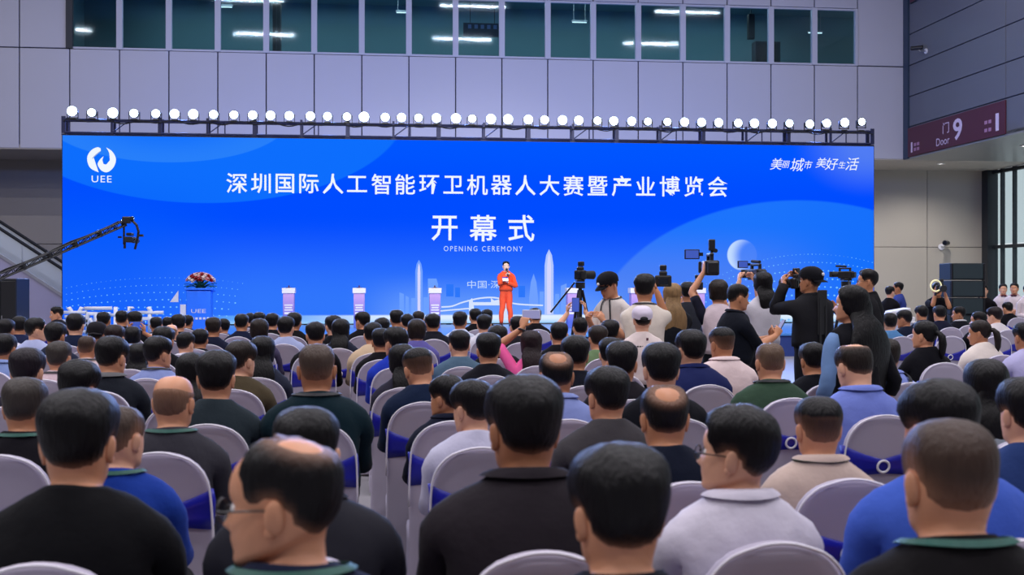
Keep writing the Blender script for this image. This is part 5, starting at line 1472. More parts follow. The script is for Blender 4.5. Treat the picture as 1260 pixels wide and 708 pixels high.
for i, p in enumerate(CROWD):
    big = p['w'] >= 30 or any(k in p for k in ('arms', 'cap', 'strap', 'print'))
    kw = dict(hair=p['hair'], width=p.get('width', 1.0), fem=p.get('fem', False), yaw=p.get('yaw', 0))
    for k in ('pitch', 'roll', 'arms', 'sleeve', 'glasses', 'jacket', 'hair_len'):
        if k in p: kw[k] = p[k]
    if p.get('collar'): kw['collar'] = True
    if p.get('lan'): kw['lan'] = p['lan']
    if p.get('cap'): kw['cap'] = p['cap']
    if big:
        kw['seed'] = i+1; rr = random.Random(i*7+1)
        kw.setdefault('pitch', rr.uniform(-9, 1)); kw.setdefault('yaw', rr.uniform(-6, 6)); kw['lean'] = rr.uniform(-3, 3)
    else:
        kw['seed'] = i % 3; kw['width'] = 1.0 if kw['width'] < 1.06 else 1.1; kw['pitch'] = (-5, -9, -2)[i % 3]
        kw['yaw'] = kw['yaw'] if kw['yaw'] else (0, 10, -10)[i % 3]
    up_ = 0.030 if p.get('cap') else 0.004 if p['hair'] == 'bald' else 0.008 if p['hair'] in ('buzz', 'recede') else 0.022
    sc = min(1.09, max(0.85, (p['zc']-0.46)/(0.83+up_)))
    kw['seat_h'] = 0.462/sc if big else round(0.462/sc/0.02)*0.02
    fig = figure(**kw) if not big else make_figure(**kw)
    sc = min(1.09, max(0.85, (p['zc']-0.46)/(fig['crown'][2]+up_-kw['seat_h'])))
    hx, hy = fig['head'][0]*sc, fig['head'][1]*sc
    X = on_y(p['px'], 0, p['Y']+hy).x-hx
    X = p['X']+max(-0.12, min(0.12, X-p['X']))
    rz = math.radians(-1.5 if X < 3 else 2.5)*0+random.Random(i).uniform(-0.05, 0.05)
    p['sc'] = sc; p['x'] = X
    person = place_person(fig, (X, p['Y'], 0), rz, sc, p['lab'], 'seated audience', shirt=p['shirt'], hair=p.get('hc', HD), cap=p.get('capc'),
                          collar=p['collar'] if isinstance(p.get('collar'), tuple) else None, trousers=(srgb(26, 27, 36), srgb(20, 20, 24), srgb(40, 42, 58))[i % 3], seed=p.get('skin', i), far=not big)
    p['fig'] = fig; p['obj'] = person
    if not p.get('nochair'): make_chair((X, p['Y']-0.225-0.02*(p.get('width', 1.0)-1)/0.1, 0), rz, 'white covered chair with blue sash under '+p['short'].replace('the person ', 'person '), far=p['w'] < 16)
    if p.get('strap'):
        ids, V, Nn, th = fig['grid']; ch = []
        for r_ in range(13, 2, -1):
            j = 20+int(round((13-r_)*0.9))-7; q = ids[r_][j]; ch.append((V[q]+Nn[q]*(th+0.012), Nn[q]))
        VV, F = [], []
        for k, (c_, n_) in enumerate(ch):
            a, b = ch[max(0, k-1)][0], ch[min(len(ch)-1, k+1)][0]; t_ = b-a; t_ /= np.linalg.norm(t_); w_ = np.cross(n_, t_)
            VV += [c_-w_*.017, c_+w_*.017, c_+w_*.017+n_*.006, c_-w_*.017+n_*.006]
            if k: q = 4*(k-1); F += [(q+e, q+(e+1) % 4, q+4+(e+1) % 4, q+4+e) for e in range(4)]
        obj('shoulder_strap', mesh_from('shoulder_strap', VV, F, M['lanyard_dark'], smooth=False), person)
    if p.get('print'):
        ids, V, Nn, th = fig['grid']; bk = V[ids[9][20]]
        m = MB()
        for k in range(7): m.box((-0.075+0.025*k, bk[1]-th-0.006, bk[2]-0.02), (0.016, 0.004, 0.012))
        for k in range(3): m.box((0.02+0.02*k, bk[1]-th-0.006, bk[2]+0.045), (0.013, 0.004, 0.02))
        m.build('back_print', M['lanyard_dark'], person)['kind'] = 'stuff'
# phones held up by the audience
def phone(loc, rot, label, body, screen_col=None, size=(0.078, 0.009, 0.16)):
    t = empty('phone', loc); t.rotation_euler = rot; prop(t, label, 'phone')
    MB().box((0, 0, 0), size, bevel=0.004).build('case', body, t)
    MB().box((0, -size[1]/2-0.0006, 0), (size[0]-0.008, 0.0012, size[2]-0.01)).build('display', screen_col or M['glass_lens'], t)
    MB().cyl((size[0]*0.22, size[1]/2, size[2]*0.38), (size[0]*0.22, size[1]/2+0.003, size[2]*0.38), 0.011, n=12).build('lens', M['glass_lens'], t)
    return t
lit = mat('phone_display', (0.02, 0.03, 0.08, 1), 0.2, emit=srgb(64, 92, 196), estr=0.8)
lit2 = mat('phone_display_pale', (0.1, 0.1, 0.12, 1), 0.2, emit=srgb(150, 150, 200), estr=0.75)
for p in CROWD:
    if 'arms' in p and not p.get('nochair'):
        ws = p['fig']['wrists']; both = set(p['arms']) == {1, -1}
        pts = [ws[s][0]+ws[s][1]*0.095 for s in (p['arms'])]
        c = sum(pts)/len(pts)
        wpos = Vector((p['x'], p['Y'], 0))+Vector(c)*p['sc']
        if both:
            gap = float(np.linalg.norm(pts[0]-pts[1]))*p['sc']
            phone(wpos+Vector((0, 0.03, 0.0)), (math.radians(4), math.radians(90 if p['px'] < 300 else 0), 0), 'dark phone held up by the '+' '.join(p['lab'].split()[:4]), M['black_plastic'], lit, size=(0.085, .01, 0.165))
        else:
            phone(wpos+Vector((0.05, 0.035, 0.03)), (math.radians(5), math.radians(90), 0), 'white phone held sideways by the woman in pink shirt', M['white_plastic'], lit2, size=(0.075, .01, 0.15))
            ids_w = Vector((p['x'], p['Y'], 0))+Vector(ws[-1][0])*p['sc']
            S0 = Vector(ws[-1][1]); R_ = S0.to_track_quat('Z', 'Y').to_matrix()
            mb = MB(); mb.torus(Vector(ws[-1][0]-ws[-1][1]*0.02), 0.032, 0.009, 18, 6, rot=R_)
            w_ = mb.build('wristwatch', M['black_plastic'], p['obj'], smooth=True)
# empty chairs the picture shows among the audience
badge_m = mat('chair_badge', srgb(46, 66, 178), 0.6, var=0.04)
def badge(t):
    o_ = MB(); o_.box((0, -0.088, 0.935), (0.12, 0.006, 0.068), rot=Matrix.Rotation(math.radians(9), 3, 'X')); b_ = o_.build('badge', badge_m, t)
    m = MB()
    for k in range(4): m.box((-0.033+0.022*k, -0.092, 0.935), (0.014, 0.004, 0.024), rot=Matrix.Rotation(math.radians(9), 3, 'X'))
    m.build('badge_lettering', M['white_plastic'], b_)['kind'] = 'stuff'
for (x, Y, lab, bd) in EMPTY:
    t = make_chair((x, Y-0.225, 0), 0, lab)
    if bd: badge(t)
DEBUG = [(p['px'], p['py'], p['w'], p['r'], round(p['Yest'], 2), round(p['Y'], 2), round(p['zc'], 3), round(p['sc'], 3), round(p['cost'], 2)) for p in CROWD]
# ================================================================= THE STANDING CAMERA CREW
def A(x, y, z): return np.array([x, y, z], float)
def stander(i, label, rz=0.0, shirt=BLK, hairc=HD, capc=srgb(22, 22, 27), collar=None, sleeves=None, trousers=srgb(24, 25, 32), **kw):
    px, py, w = STANDERS[i]; x, y = STAND_XY[i]
    D = depth_on_y(px, y); zc = CAMZ+(HY-py)*D/FPX
    kw.setdefault('seed', 200+i); kw['pose'] = 'stand'
    kw.setdefault('arms', {1: 'side', -1: 'side'})
    if collar: kw['collar'] = True
    if sleeves: kw['sleeves'] = True
    fig = make_figure(**kw)
    sc = min(1.08, max(0.82, zc/(fig['crown'][2]+0.024)))
    c, s_ = math.cos(rz), math.sin(rz); hx, hy = fig['head'][0]*sc, fig['head'][1]*sc
    X, Y = x-(hx*c-hy*s_), y
    o = place_person(fig, (X, Y, 0), rz, sc, label, 'standing camera crew', shirt=shirt, hair=hairc, cap=capc, collar=collar if isinstance(collar, tuple) else None, sleeves=sleeves, trousers=trousers, seed=i)
    Mx = Matrix.Translation((X, Y, 0)) @ Matrix.Rotation(rz, 4, 'Z') @ Matrix.Scale(sc, 4)
    return o, fig, Mx
D2R = math.radians
def hold(x, y, z, side, out=0.3, palm=None): return (A(x, y, z), A(side*out, -0.15, -1.0), A(-side*0.25, 0.6, 0.75), A(-side*1.0, 0.1, 0.0) if palm is None else palm, 0.75)
o0, f0, m0 = stander(0, 'man in black cap and white tee looking down, standing left of crew', D2R(128), srgb(214, 206, 200), hair='short', cap='front', yaw=-8, pitch=-24, arms={1: hold(.10, .26, 1.16, 1), -1: hold(-.10, .26, 1.16, -1)}, lan='dark')
bp, bn = f0['badge_at']; MB().sphere(Vector(bp), 0.017, (1, 0.5, 1), n=12, m=8).build('cap_badge', M['white_plastic'], o0, smooth=True)
o1, f1, m1 = stander(1, 'dark-haired man in cream shirt with camera strap, seen from behind', D2R(-12), srgb(222, 210, 196), hair='full', yaw=-6, arms={1: hold(.12, .26, 1.50, 1), -1: hold(-.02, .30, 1.44, -1)}, lan='dark')
o2, f2, m2 = stander(2, 'woman with long light brown hair seen from behind', D2R(-4), srgb(26, 28, 34), srgb(142, 112, 76), hair='long', fem=True, hair_len=.52, hair_wide=1.35, arms={1: hold(.10, .3, 1.40, 1), -1: hold(-.10, .3, 1.40, -1)})
o3, f3, m3 = stander(3, 'man with tousled dark hair in dark grey shirt', D2R(-14), srgb(40, 42, 50), HD, hair='full', width=1.08, arms={1: hold(.13, .3, 1.48, 1), -1: hold(-.06, .32, 1.45, -1)})
o4, f4, m4 = stander(4, 'woman with raised bare arm lifting a camcorder, pale pink shirt', D2R(-10), srgb(214, 196, 202), HB, hair='bob', fem=True, sleeves=srgb(24, 25, 40), sleeve=.42, arms={-1: (A(-.13, .17, 1.74), A(-1, -.1, -.7), A(0.1, .25, 1), A(.9, .35, 0), .8), 1: hold(.05, .28, 1.55, 1)})
o5, f5, m5 = stander(5, 'heavy man in black polo in profile, looking at his phone', D2R(-84), srgb(16, 20, 30), HD, hair='short', width=1.2, pitch=-10, collar=True, lan='dark', arms={1: hold(.07, .40, 1.16, 1), -1: hold(-.06, .40, 1.14, -1)})
o6, f6, m6 = stander(6, 'woman with long black hair in white tee holding a camcorder', D2R(6), srgb(206, 202, 210), HD, hair='long', fem=True, hair_len=.22, arms={1: hold(.02, .26, 1.56, 1), -1: hold(-.16, .26, 1.56, -1)})
o7, f7, m7 = stander(7, 'photographer in black jacket and backward cap with camera raised', D2R(14), srgb(26, 26, 30), HD, hair='short', cap='back', yaw=26, jacket=True, collar=True, sleeve=1.0, width=1.08, arms={1: hold(.02, .24, 1.53, 1), -1: hold(-.15, .25, 1.50, -1)})
bp, bn = f7['hp'](np.array([0, -0.128, 0.175])), 0; MB().sphere(Vector(bp), 0.017, (1, 0.5, 1), n=12, m=8).build('cap_badge', M['white_plastic'], o7, smooth=True)
MB().box((0, -0.150, 1.24), (0.10, 0.02, 0.42), bevel=0.008).box((-0.03, -0.163, 1.12), (0.02, 0.012, 0.5)).box((0.03, -0.163, 1.05), (0.02, 0.012, 0.5)).build('camera_harness', M['black_matte'], o7)
o8, f8, m8 = stander(8, 'woman with very long black hair, denim sleeves, facing left', D2R(16), srgb(18, 18, 24), HD, hair='long', fem=True, hair_len=.60, hair_wide=2.1, sleeves=(srgb(18, 18, 24), srgb(104, 134, 178)), sleeve=.8, width=1.1, yaw=44)
o9, f9, m9 = stander(9, 'man in glasses and black jacket facing left beside the screen edge', D2R(70), srgb(18, 18, 22), HD, hair='full', glasses=True, jacket=True, collar=True, sleeve=1.0, yaw=0, arms={1: hold(.05, .36, 1.22, 1), -1: 'side'})

o10, f10, m10 = stander(10, 'short person in white cap and pale printed tee before the cream shirt', D2R(-4), srgb(226, 210, 205), hair='short', cap='front', capc=srgb(222, 212, 228), arms={1: hold(.08, .26, 1.20, 1), -1: hold(-.08, .26, 1.20, -1)})
bp = Vector(f10['hp'](np.array([0, -0.128, 0.128]))); MB().sphere(bp, 0.04, (1, .28, .5), n=14, m=8).build('cap_opening', M['black_matte'], o10, smooth=True)
ids, V, Nn, th = f10['grid']; bk = V[ids[9][20]]; m = MB()
for k in range(8): m.box((-0.09+0.025*k, bk[1]-th-0.006, bk[2]-0.03), (0.017, 0.004, 0.012))
m.build('back_print', M['lanyard_dark'], o10)['kind'] = 'stuff'
bk = V[ids[10][20]]; MB().box((0.03, bk[1]-th-0.008, bk[2]+0.01), (0.022, 0.004, 0.026)).build('back_emblem', M['sign'], o10)
def video_camera(loc, rz, label, scale=1.0, screen=True, light=True, parent_cat='camera'):
    t = empty('video_camera', loc, rz); prop(t, label, parent_cat, 'cameras of the press crew'); t.scale = (scale,)*3
    MB().box((0, 0, 0), (0.12, 0.26, 0.13), bevel=0.015).box((0.0, -0.15, 0.0), (0.09, 0.06, 0.10), bevel=0.01).build('body', M['black_plastic'], t)
    MB().cyl((0, 0.13, 0.01), (0, 0.25, 0.01), 0.05, 0.052, n=18).box((0, 0.27, 0.01), (0.13, 0.05, 0.10), bevel=0.008).build('lens', M['black_matte'], t)
    MB().box((0, 0.02, 0.115), (0.035, 0.24, 0.03), bevel=0.01).box((0, -0.08, 0.085), (0.03, 0.03, 0.06)).box((0, 0.12, 0.085), (0.03, 0.03, 0.06)).build('handle', M['black_plastic'], t)
    MB().cyl((0.05, 0.02, 0.15), (0.05, 0.22, 0.16), 0.018, n=12).build('microphone', M['black_matte'], t)
    if screen:
        f = MB().box((-0.15, 0.06, 0.12), (0.13, 0.02, 0.085), bevel=0.004).box((-0.075, 0.06, 0.12), (0.04, 0.025, 0.03)).build('viewfinder', M['black_plastic'], t)
        MB().box((-0.15, 0.0475, 0.12), (0.11, 0.004, 0.068)).build('display', lit, f)
    if light: MB().box((0.02, 0.05, 0.20), (0.055, 0.05, 0.10), bevel=0.008).cyl((0.02, 0.05, 0.13), (0.02, 0.05, 0.16), 0.012, n=8).build('top_light', M['black_plastic'], t)
    return t
def still_camera(loc, rz, label, scale=1.0):
    t = empty('photo_camera', loc, rz); prop(t, label, 'camera', 'cameras of the press crew'); t.scale = (scale,)*3
    MB().box((0, 0, 0), (0.145, 0.06, 0.10), bevel=0.014).box((0, 0, 0.065), (0.07, 0.055, 0.045), bevel=0.014).build('body', M['black_plastic'], t)
    MB().cyl((0, 0.03, 0), (0, 0.17, 0), 0.04, 0.046, n=18).build('lens', M['black_matte'], t)
    MB().box((0, -0.033, -0.005), (0.085, 0.008, 0.06), bevel=0.003).build('display', M['glass_lens'], t)
    MB().box((0, 0.01, 0.115), (0.06, 0.05, 0.05), bevel=0.01).build('flash', M['black_plastic'], t)
    return t
def front(i, px, py, dy): 
    x, y = STAND_XY[i]; return on_y(px, py, y+dy)
video_camera(front(4, 874, 330, .28), D2R(-8), 'camcorder held high by the raised bare arm, moon behind it', 1.2)
video_camera(front(6, 931, 338, .32), D2R(8), 'camcorder in front of the long-haired woman in white tee', 0.95, light=False)
still_camera(front(1, 816, 346, .32), D2R(-14), 'camera held up by the man in cream shirt', 1.1)
still_camera(front(3, 858, 352, .34), D2R(-14), 'camera held by the man in dark grey shirt', 1.0)
still_camera(front(7, 981, 349, .26), D2R(36), 'camera raised to the face of the backward-cap photographer', 1.15)
def tripod_camera(px, py, D, label, rz, spread=0.38, head_h=0.0, tall=None, lab_t='', scale=1.0, still=False):
    c = at_depth(px, py, D); H = c.z-0.13*scale
    t = empty('tripod', (c.x, c.y, 0)); prop(t, lab_t, 'tripod', 'camera tripods')
    for k in range(3):
        a = rz+2*math.pi*k/3+0.5
        fx, fy = spread*math.sin(a), spread*math.cos(a)
        m = MB(); mid = Vector((fx*0.55, fy*0.55, (H-0.12)*0.45)); m.cyl((fx*0.06, fy*0.06, H-0.12), mid, 0.017, n=8).cyl(mid, (fx, fy, 0.02), 0.012, n=8)
        lg = m.build('leg', M['black_plastic'], t)
        MB().sphere((fx, fy, 0.02), 0.02, n=8, m=6).build('rubber_foot', M['black_matte'], lg)
        MB().box(mid, (0.05, 0.05, 0.06), bevel=0.008).build('leg_lock', M['dark_metal'], lg)
    MB().cyl((0, 0, H-0.45), (0, 0, H-0.06), 0.022, n=10).build('center_column', M['dark_metal'], t)
    MB().cyl((0, 0, H-0.10), (0, 0, H-0.03), 0.055, n=14).box((0, 0, H-0.012), (0.09, 0.12, 0.025), bevel=0.006).build('fluid_head', M['black_plastic'], t)
    R_ = Matrix.Rotation(rz, 3, 'Z')
    MB().cyl(R_ @ Vector((-0.04, -0.05, 0))+Vector((0, 0, H-0.03)), R_ @ Vector((-0.28, -0.22, -0.38))+Vector((0, 0, H)), 0.011, n=8).build('pan_handle', M['black_plastic'], t)
    if still: return still_camera((c.x, c.y, H+0.05*scale), rz, label, scale)
    return video_camera((c.x, c.y, H+0.066*scale), rz, label, scale, screen=False, light=False)
tripod_camera(714, 329, 13.2, 'black camera on the unattended tripod right of the presenter', D2R(-62), lab_t='black tripod with pan handle right of the presenter', scale=1.12, still=True)
tripod_camera(1041, 334, 12.6, 'black camera on tripod between photographer and man in glasses', D2R(40), lab_t='black tripod beside the man in glasses', scale=0.62)
# the phone of the man in the black polo, the paper slips in his other hand
wp = [m5 @ Vector(f5['wrists'][s][0]+f5['wrists'][s][1]*0.085) for s in (1, -1)]
phone((wp[0]+wp[1])/2+Vector((0.03, 0, 0.03)), (D2R(-30), 0, D2R(-84)), 'phone in the hands of the man in black polo', M['black_plastic'], lit2)

# ================================================================= THE PRESENTER
fp = make_figure(hair='short', pose='stand', fem=True, yaw=0, pitch=2, seed=77, jacket=True, collar=True, sleeve=1.0, shirt_len=.3, arms={1: (A(.015, .17, 1.29), A(.8, -.3, -.7), A(-.5, .25, .75), A(-.5, .3, -.4), 1.0), -1: (A(-.04, .20, 1.12), A(-.8, -.3, -.7), A(.75, .35, .35), A(.1, .3, .9), .7)})
pp_ = at_depth(622.5, 400, 28.6)
zc = CAMZ+(HY-321.5)*28.6/FPX-STZ
scp = zc/(fp['crown'][2]+0.02)
ORG = srgb(246, 88, 50)
opr = place_person(fp, (pp_.x, pp_.y, STZ), D2R(180)-TH*0.3, scp, 'presenter in orange suit speaking into a microphone on stage', None, shirt=ORG, trousers=srgb(246, 92, 58), hair=HD, skin=srgb(236, 196, 172))
mp = Matrix.Translation((pp_.x, pp_.y, STZ)) @ Matrix.Rotation(D2R(180)-TH*0.3, 4, 'Z') @ Matrix.Scale(scp, 4)
hw_ = Vector(fp['wrists'][1][0]+fp['wrists'][1][1]*0.085)
t = empty('microphone', mp @ hw_); prop(t, 'dark handheld microphone at the mouth of the presenter', 'microphone')
dirm = ((mp @ Vector(fp['hp'](np.array([0, .14, .05])))) - (mp @ hw_)).normalized(); t.rotation_euler = dirm.to_track_quat('Z', 'Y').to_euler()
MB().cyl((0, 0, -0.11), (0, 0, 0.07), 0.013, 0.02, n=12).build('handle', M['black_plastic'], t)
MB().sphere((0, 0, 0.095), 0.030, (1, 1, 1.1), n=12, m=8).build('grille', M['dark_metal'], t, smooth=True)
hw2 = mp @ Vector(fp['wrists'][-1][0]+fp['wrists'][-1][1]*0.09)
t = empty('cue_card', hw2+Vector((0, -0.03, 0.05))); t.rotation_euler = (D2R(-35), 0, D2R(8)); prop(t, 'pale cue card in the hand of the orange-suited presenter', 'card')
MB().box((0, 0, 0), (0.15, 0.006, 0.12), bevel=0.002).build('card', M['white_plastic'], t)
MB().box((0, -0.004, 0.045), (0.15, 0.003, 0.03)).build('header_strip', M['sash'], t)

# ================================================================= LOUDSPEAKERS AND STAFF AT THE RIGHT
spk_m = mat('speaker_paint', srgb(22, 34, 40), 0.6, var=0.1); gr_m = mat('speaker_grille', srgb(34, 50, 56), 0.7, bump=0.4, bscale=160)
qs = at_depth(1184, 400, 22.0); cw, chh = 0.68, 0.333
for k in range(6):
    t = empty('loudspeaker', (qs.x, qs.y, 0.02+k*chh), -TH*0.5); prop(t, 'black loudspeaker cabinet at right, %s in the stack of six' % ('bottom one', 'second from bottom', 'third from bottom', 'third from top', 'second from top', 'topmost')[k], 'loudspeaker', 'stacked loudspeaker cabinets')
    MB().box((0, 0.02, chh/2), (cw, 0.5, chh-0.012), bevel=0.012).build('cabinet', spk_m, t)
    MB().box((0, -0.24, chh/2), (cw-0.09, 0.02, chh-0.06), bevel=0.006).build('grille', gr_m, t)
    for s in (-1, 1): MB().box((s*(cw/2-0.022), -0.245, chh/2), (0.03, 0.025, chh-0.02), bevel=0.004).build('side_plate', M['dark_metal'], t)
    if k == 0:
        for s in (-1, 1): MB().box((s*0.26, 0, -0.01), (0.08, 0.4, 0.02)).build('skid', M['black_matte'], t)
def backstand(px, py, D, label, rz, shirt, **k):
    kw = dict(pose='stand', arms={1: 'side', -1: 'side'}); st_ = {q: k.pop(q) for q in ('trousers', 'hairc', 'sleeves', 'group') if q in k}; kw.update(k)
    fig = make_figure(**kw); q = at_depth(px, 0, D); zc_ = CAMZ+(HY-py)*D/FPX; sc = min(1.1, max(.85, zc_/(fig['crown'][2]+.022)))
    o = place_person(fig, (q.x, q.y, 0), rz, sc, label, st_.get('group', 'staff at the right'), shirt=shirt, hair=st_.get('hairc', HD), trousers=st_.get('trousers', srgb(22, 22, 28)), sleeves=st_.get('sleeves'), seed=int(px))
    return o, fig, Matrix.Translation((q.x, q.y, 0)) @ Matrix.Rotation(rz, 4, 'Z') @ Matrix.Scale(sc, 4)
backstand(1094, 352, 22.8, 'dark-haired technician in black bending over the white equipment', D2R(-60), BLK, hair='short', seed=301, arms={1: hold(.1, .36, 1.02, 1), -1: hold(-.1, .36, 1.02, -1)})
backstand(1107, 347, 23.6, 'technician in blue polo behind the white equipment, facing away', D2R(60), srgb(52, 66, 138), hair='short', seed=302, arms={1: hold(.1, .36, 1.05, 1), -1: hold(-.1, .36, 1.05, -1)})
q = at_depth(1103, 0, 22.0)
t = empty('equipment_table', (q.x, q.y, 0)); prop(t, 'small table draped in white beside the right screen edge', 'table')
MB().box((0, 0, 0.43), (0.62, 0.5, 0.86), bevel=0.02, taper=0.98).build('drape', mat('drape_white', srgb(196, 202, 226), 0.7, var=0.06, bump=0.2, bscale=6), t)
MB().box((0, 0, 0.875), (0.64, 0.52, 0.03), bevel=0.008).build('tabletop', M['white_plastic'], t)
t = empty('mixing_console', (q.x, q.y, 0.89)); prop(t, 'white control console lying on the white-draped table', 'console')
MB().box((0, 0, 0.07), (0.58, 0.40, 0.12), bevel=0.02, rot=Matrix.Rotation(D2R(8), 3, 'Y')).build('case', M['white_plastic'], t)
MB().box((0.02, -0.02, 0.20), (0.40, 0.3, 0.07), bevel=0.02, rot=Matrix.Rotation(D2R(-10), 3, 'Y')).box((0.02, -0.02, 0.145), (0.2, 0.2, 0.06)).build('lid', M['white_plastic'], t)
m = MB()
for k in range(6): m.cyl((-0.2+0.08*k, -0.205, 0.07), (-0.2+0.08*k, -0.222, 0.07), 0.016, n=8)
m.build('knobs', M['dark_metal'], t)['kind'] = 'stuff'
_, f_, m_ = backstand(1153, 348, 21.0, 'videographer in black hidden behind a camera left of the loudspeakers', D2R(165), BLK, hair='full', seed=303, arms={1: hold(.07, .25, 1.50, 1), -1: hold(-.09, .25, 1.46, -1)})
c_ = m_ @ Vector((0.0, 0.34, 1.56))
still_camera(c_, D2R(165), 'camera aimed at the audience left of the loudspeaker stack', 1.25)
c2 = c_+Vector((-0.13, -0.06, 0.05))
t = empty('ring_light', c2); prop(t, 'small pale yellow ring light beside the camera at the right', 'light')
MB().torus((0, 0, 0), 0.10, 0.014, 24, 8, rot=Matrix.Rotation(D2R(90), 3, 'X')).build('tube', mat('ring_lamp', (1, .95, .6, 1), .4, emit=srgb(190, 180, 120), estr=0.6), t, smooth=True)
MB().box((0, 0.02, -0.15), (0.03, 0.03, 0.06)).cyl((0.0, 0.02, -0.16), (0.12, 0.05, -0.10), 0.01, n=8).build('bracket', M['black_plastic'], t)
backstand(1210, 350, 22.6, 'man in black standing right of the loudspeaker stack', D2R(150), srgb(22, 20, 24), hair='short', seed=304)
UW = srgb(226, 212, 216); SK = srgb(70, 26, 36)
def tie(o, f):
    ids, V, Nn, th = f['grid']; c = V[ids[12][0]]+Nn[ids[12][0]]*(th+.02)
    MB().sphere(Vector(c)+Vector((-.035, 0, 0)), .03, (1, .5, .7), n=8, m=6).sphere(Vector(c)+Vector((.035, 0, 0)), .03, (1, .5, .7), n=8, m=6).sphere(Vector(c)+Vector((0, .012, 0)), .015, n=8, m=6).build('bow_tie', M['sign'], o, smooth=True)
for (px, py, D, lab, rz, sd) in ((1234, 349, 25.0, 'usher in white blouse and bow tie, left one by the glass wall', 158, 311), (1248.5, 348, 24.3, 'usher in white blouse and bow tie, middle one by the glass wall', 140, 312), (1264, 350, 23.2, 'usher in white blouse cut by the right edge', 170, 313)):
    o, f, _ = backstand(px, py, D, lab, D2R(rz), UW, hair='up', fem=True, seed=sd, collar=True, sleeve=1.0, trousers=SK, group='ushers by the glass wall', arms={1: hold(.04, .2, .98, 1, palm=A(-.3, -.6, 0)), -1: hold(-.04, .22, .98, -1, palm=A(.3, -.6, 0))}); tie(o, f)

# ================================================================= CAMERA CRANE AT THE LEFT
tip, tail = at_depth(152, 275, 20.0), at_depth(-95, 381, 17.6)
ax = (tip-tail).normalized(); L = (tip-tail).length
t = empty('camera_crane', (tail.x, tail.y, 0)); prop(t, 'long black camera crane arm reaching across the left of the screen', 'camera crane')
o3v = Vector((tail.x, tail.y, 0)); rel = lambda v: v-o3v
upv = (Vector((0, 0, 1))-ax*ax.z).normalized(); sd_ = ax.cross(upv)
for (u_, v_) in ((.042, .04), (.042, -.04), (-.042, .04), (-.042, -.04)):
    MB().cyl(rel(tail-ax*1.6+upv*u_+sd_*v_), rel(tip+upv*u_+sd_*v_), 0.016, n=8).build('chord', M['black_plastic'], t)
nb_ = int((L+1.6)/0.24)
for k in range(nb_+1):
    c = tail-ax*1.6+ax*(0.24*k); m = MB(); e = ax*(0.24 if k < nb_ else 0.05)
    for v_ in (.04, -.04):
        m.cyl(rel(c-upv*.042+sd_*v_), rel(c+e+upv*.042+sd_*v_), 0.009, n=6)
        m.cyl(rel(c-upv*.042+sd_*v_), rel(c+upv*.042+sd_*v_), 0.009, n=6)
    m.build('brace', M['black_plastic'], t)
for q_ in np.linspace(0.2, 1.0, 7):
    c = tail+ax*(L*float(q_)); MB().box(rel(c), (0.11, 0.12, 0.05), rot=ax.to_track_quat('Z', 'Y').to_matrix(), bevel=0.006).build('clamp', M['dark_metal'], t)
MB().path([rel(tail+ax*(L*f_)+upv*(.055+.015*math.sin(f_*20))) for f_ in np.linspace(0, .98, 16)], 0.012, n=6).build('cable', M['black_matte'], t)
m = MB(); pv = Vector((0, 0, tail.z-0.10))
m.cyl((0, 0, 0.75), pv, 0.05, n=14).box(pv+Vector((0, 0, .06)), (0.16, 0.2, 0.24), bevel=.02).build('column', M['dark_metal'], t)
for k in range(3):
    a = 2*math.pi*k/3+.4; MB().cyl((0.04*math.sin(a), 0.04*math.cos(a), 0.9), (0.6*math.sin(a), 0.6*math.cos(a), 0.03), 0.025, n=8).sphere((0.6*math.sin(a), 0.6*math.cos(a), 0.03), 0.03, n=8, m=6).build('leg', M['dark_metal'], t)
e = tail-ax*1.5
for k in range(3): MB().cyl(rel(e+ax*(0.09*k)-sd_*.2), rel(e+ax*(0.09*k)+sd_*.2), 0.15, n=20).build('counterweight', M['black_matte'], t)
# remote head and its camera
hc_ = rel(tip); Xv = Vector((CT, -ST, 0)); Zv = Vector((0, 0, 1)); k_ = 20.0/FPX
def hp2(px, py): return hc_+Xv*((px-152)*k_)+Zv*((275-py)*k_)
MB().box(hp2(156, 271), (0.14, 0.14, 0.12), bevel=.02).cyl(hp2(150, 276), hp2(164, 268), 0.035, n=10).box(hp2(161, 269), (0.1, 0.1, 0.06), bevel=.01).build('pan_motor', M['black_plastic'], t)
MB().cyl(hp2(152.5, 273), hp2(152.5, 301), 0.018, n=8).path([hp2(162, 271), hp2(168, 277), hp2(170.5, 285), hp2(169, 295), hp2(166, 307)], 0.022).cyl(hp2(153, 295), hp2(169, 295), 0.015, n=8).cyl(hp2(153.5, 296), hp2(153.5, 306), 0.022, n=8).build('yoke', M['black_plastic'], t)
R0 = Matrix.Rotation(-TH, 3, 'Z')
MB().box(hp2(160, 295), (0.15, 0.24, 0.10), rot=R0, bevel=.015).box(hp2(160, 288.5), (0.09, 0.16, 0.05), rot=R0, bevel=.01).box(hp2(147.5, 292), (0.06, .04, .03), rot=R0).box(hp2(173, 290), (0.09, .06, .04), rot=R0).build('camera_body', M['black_matte'], t)
MB().cyl(hp2(160, 296)+Vector((.03, .1, 0)), hp2(160, 296)+Vector((.06, .3, 0)), 0.045, n=14).build('lens', M['glass_lens'], t)

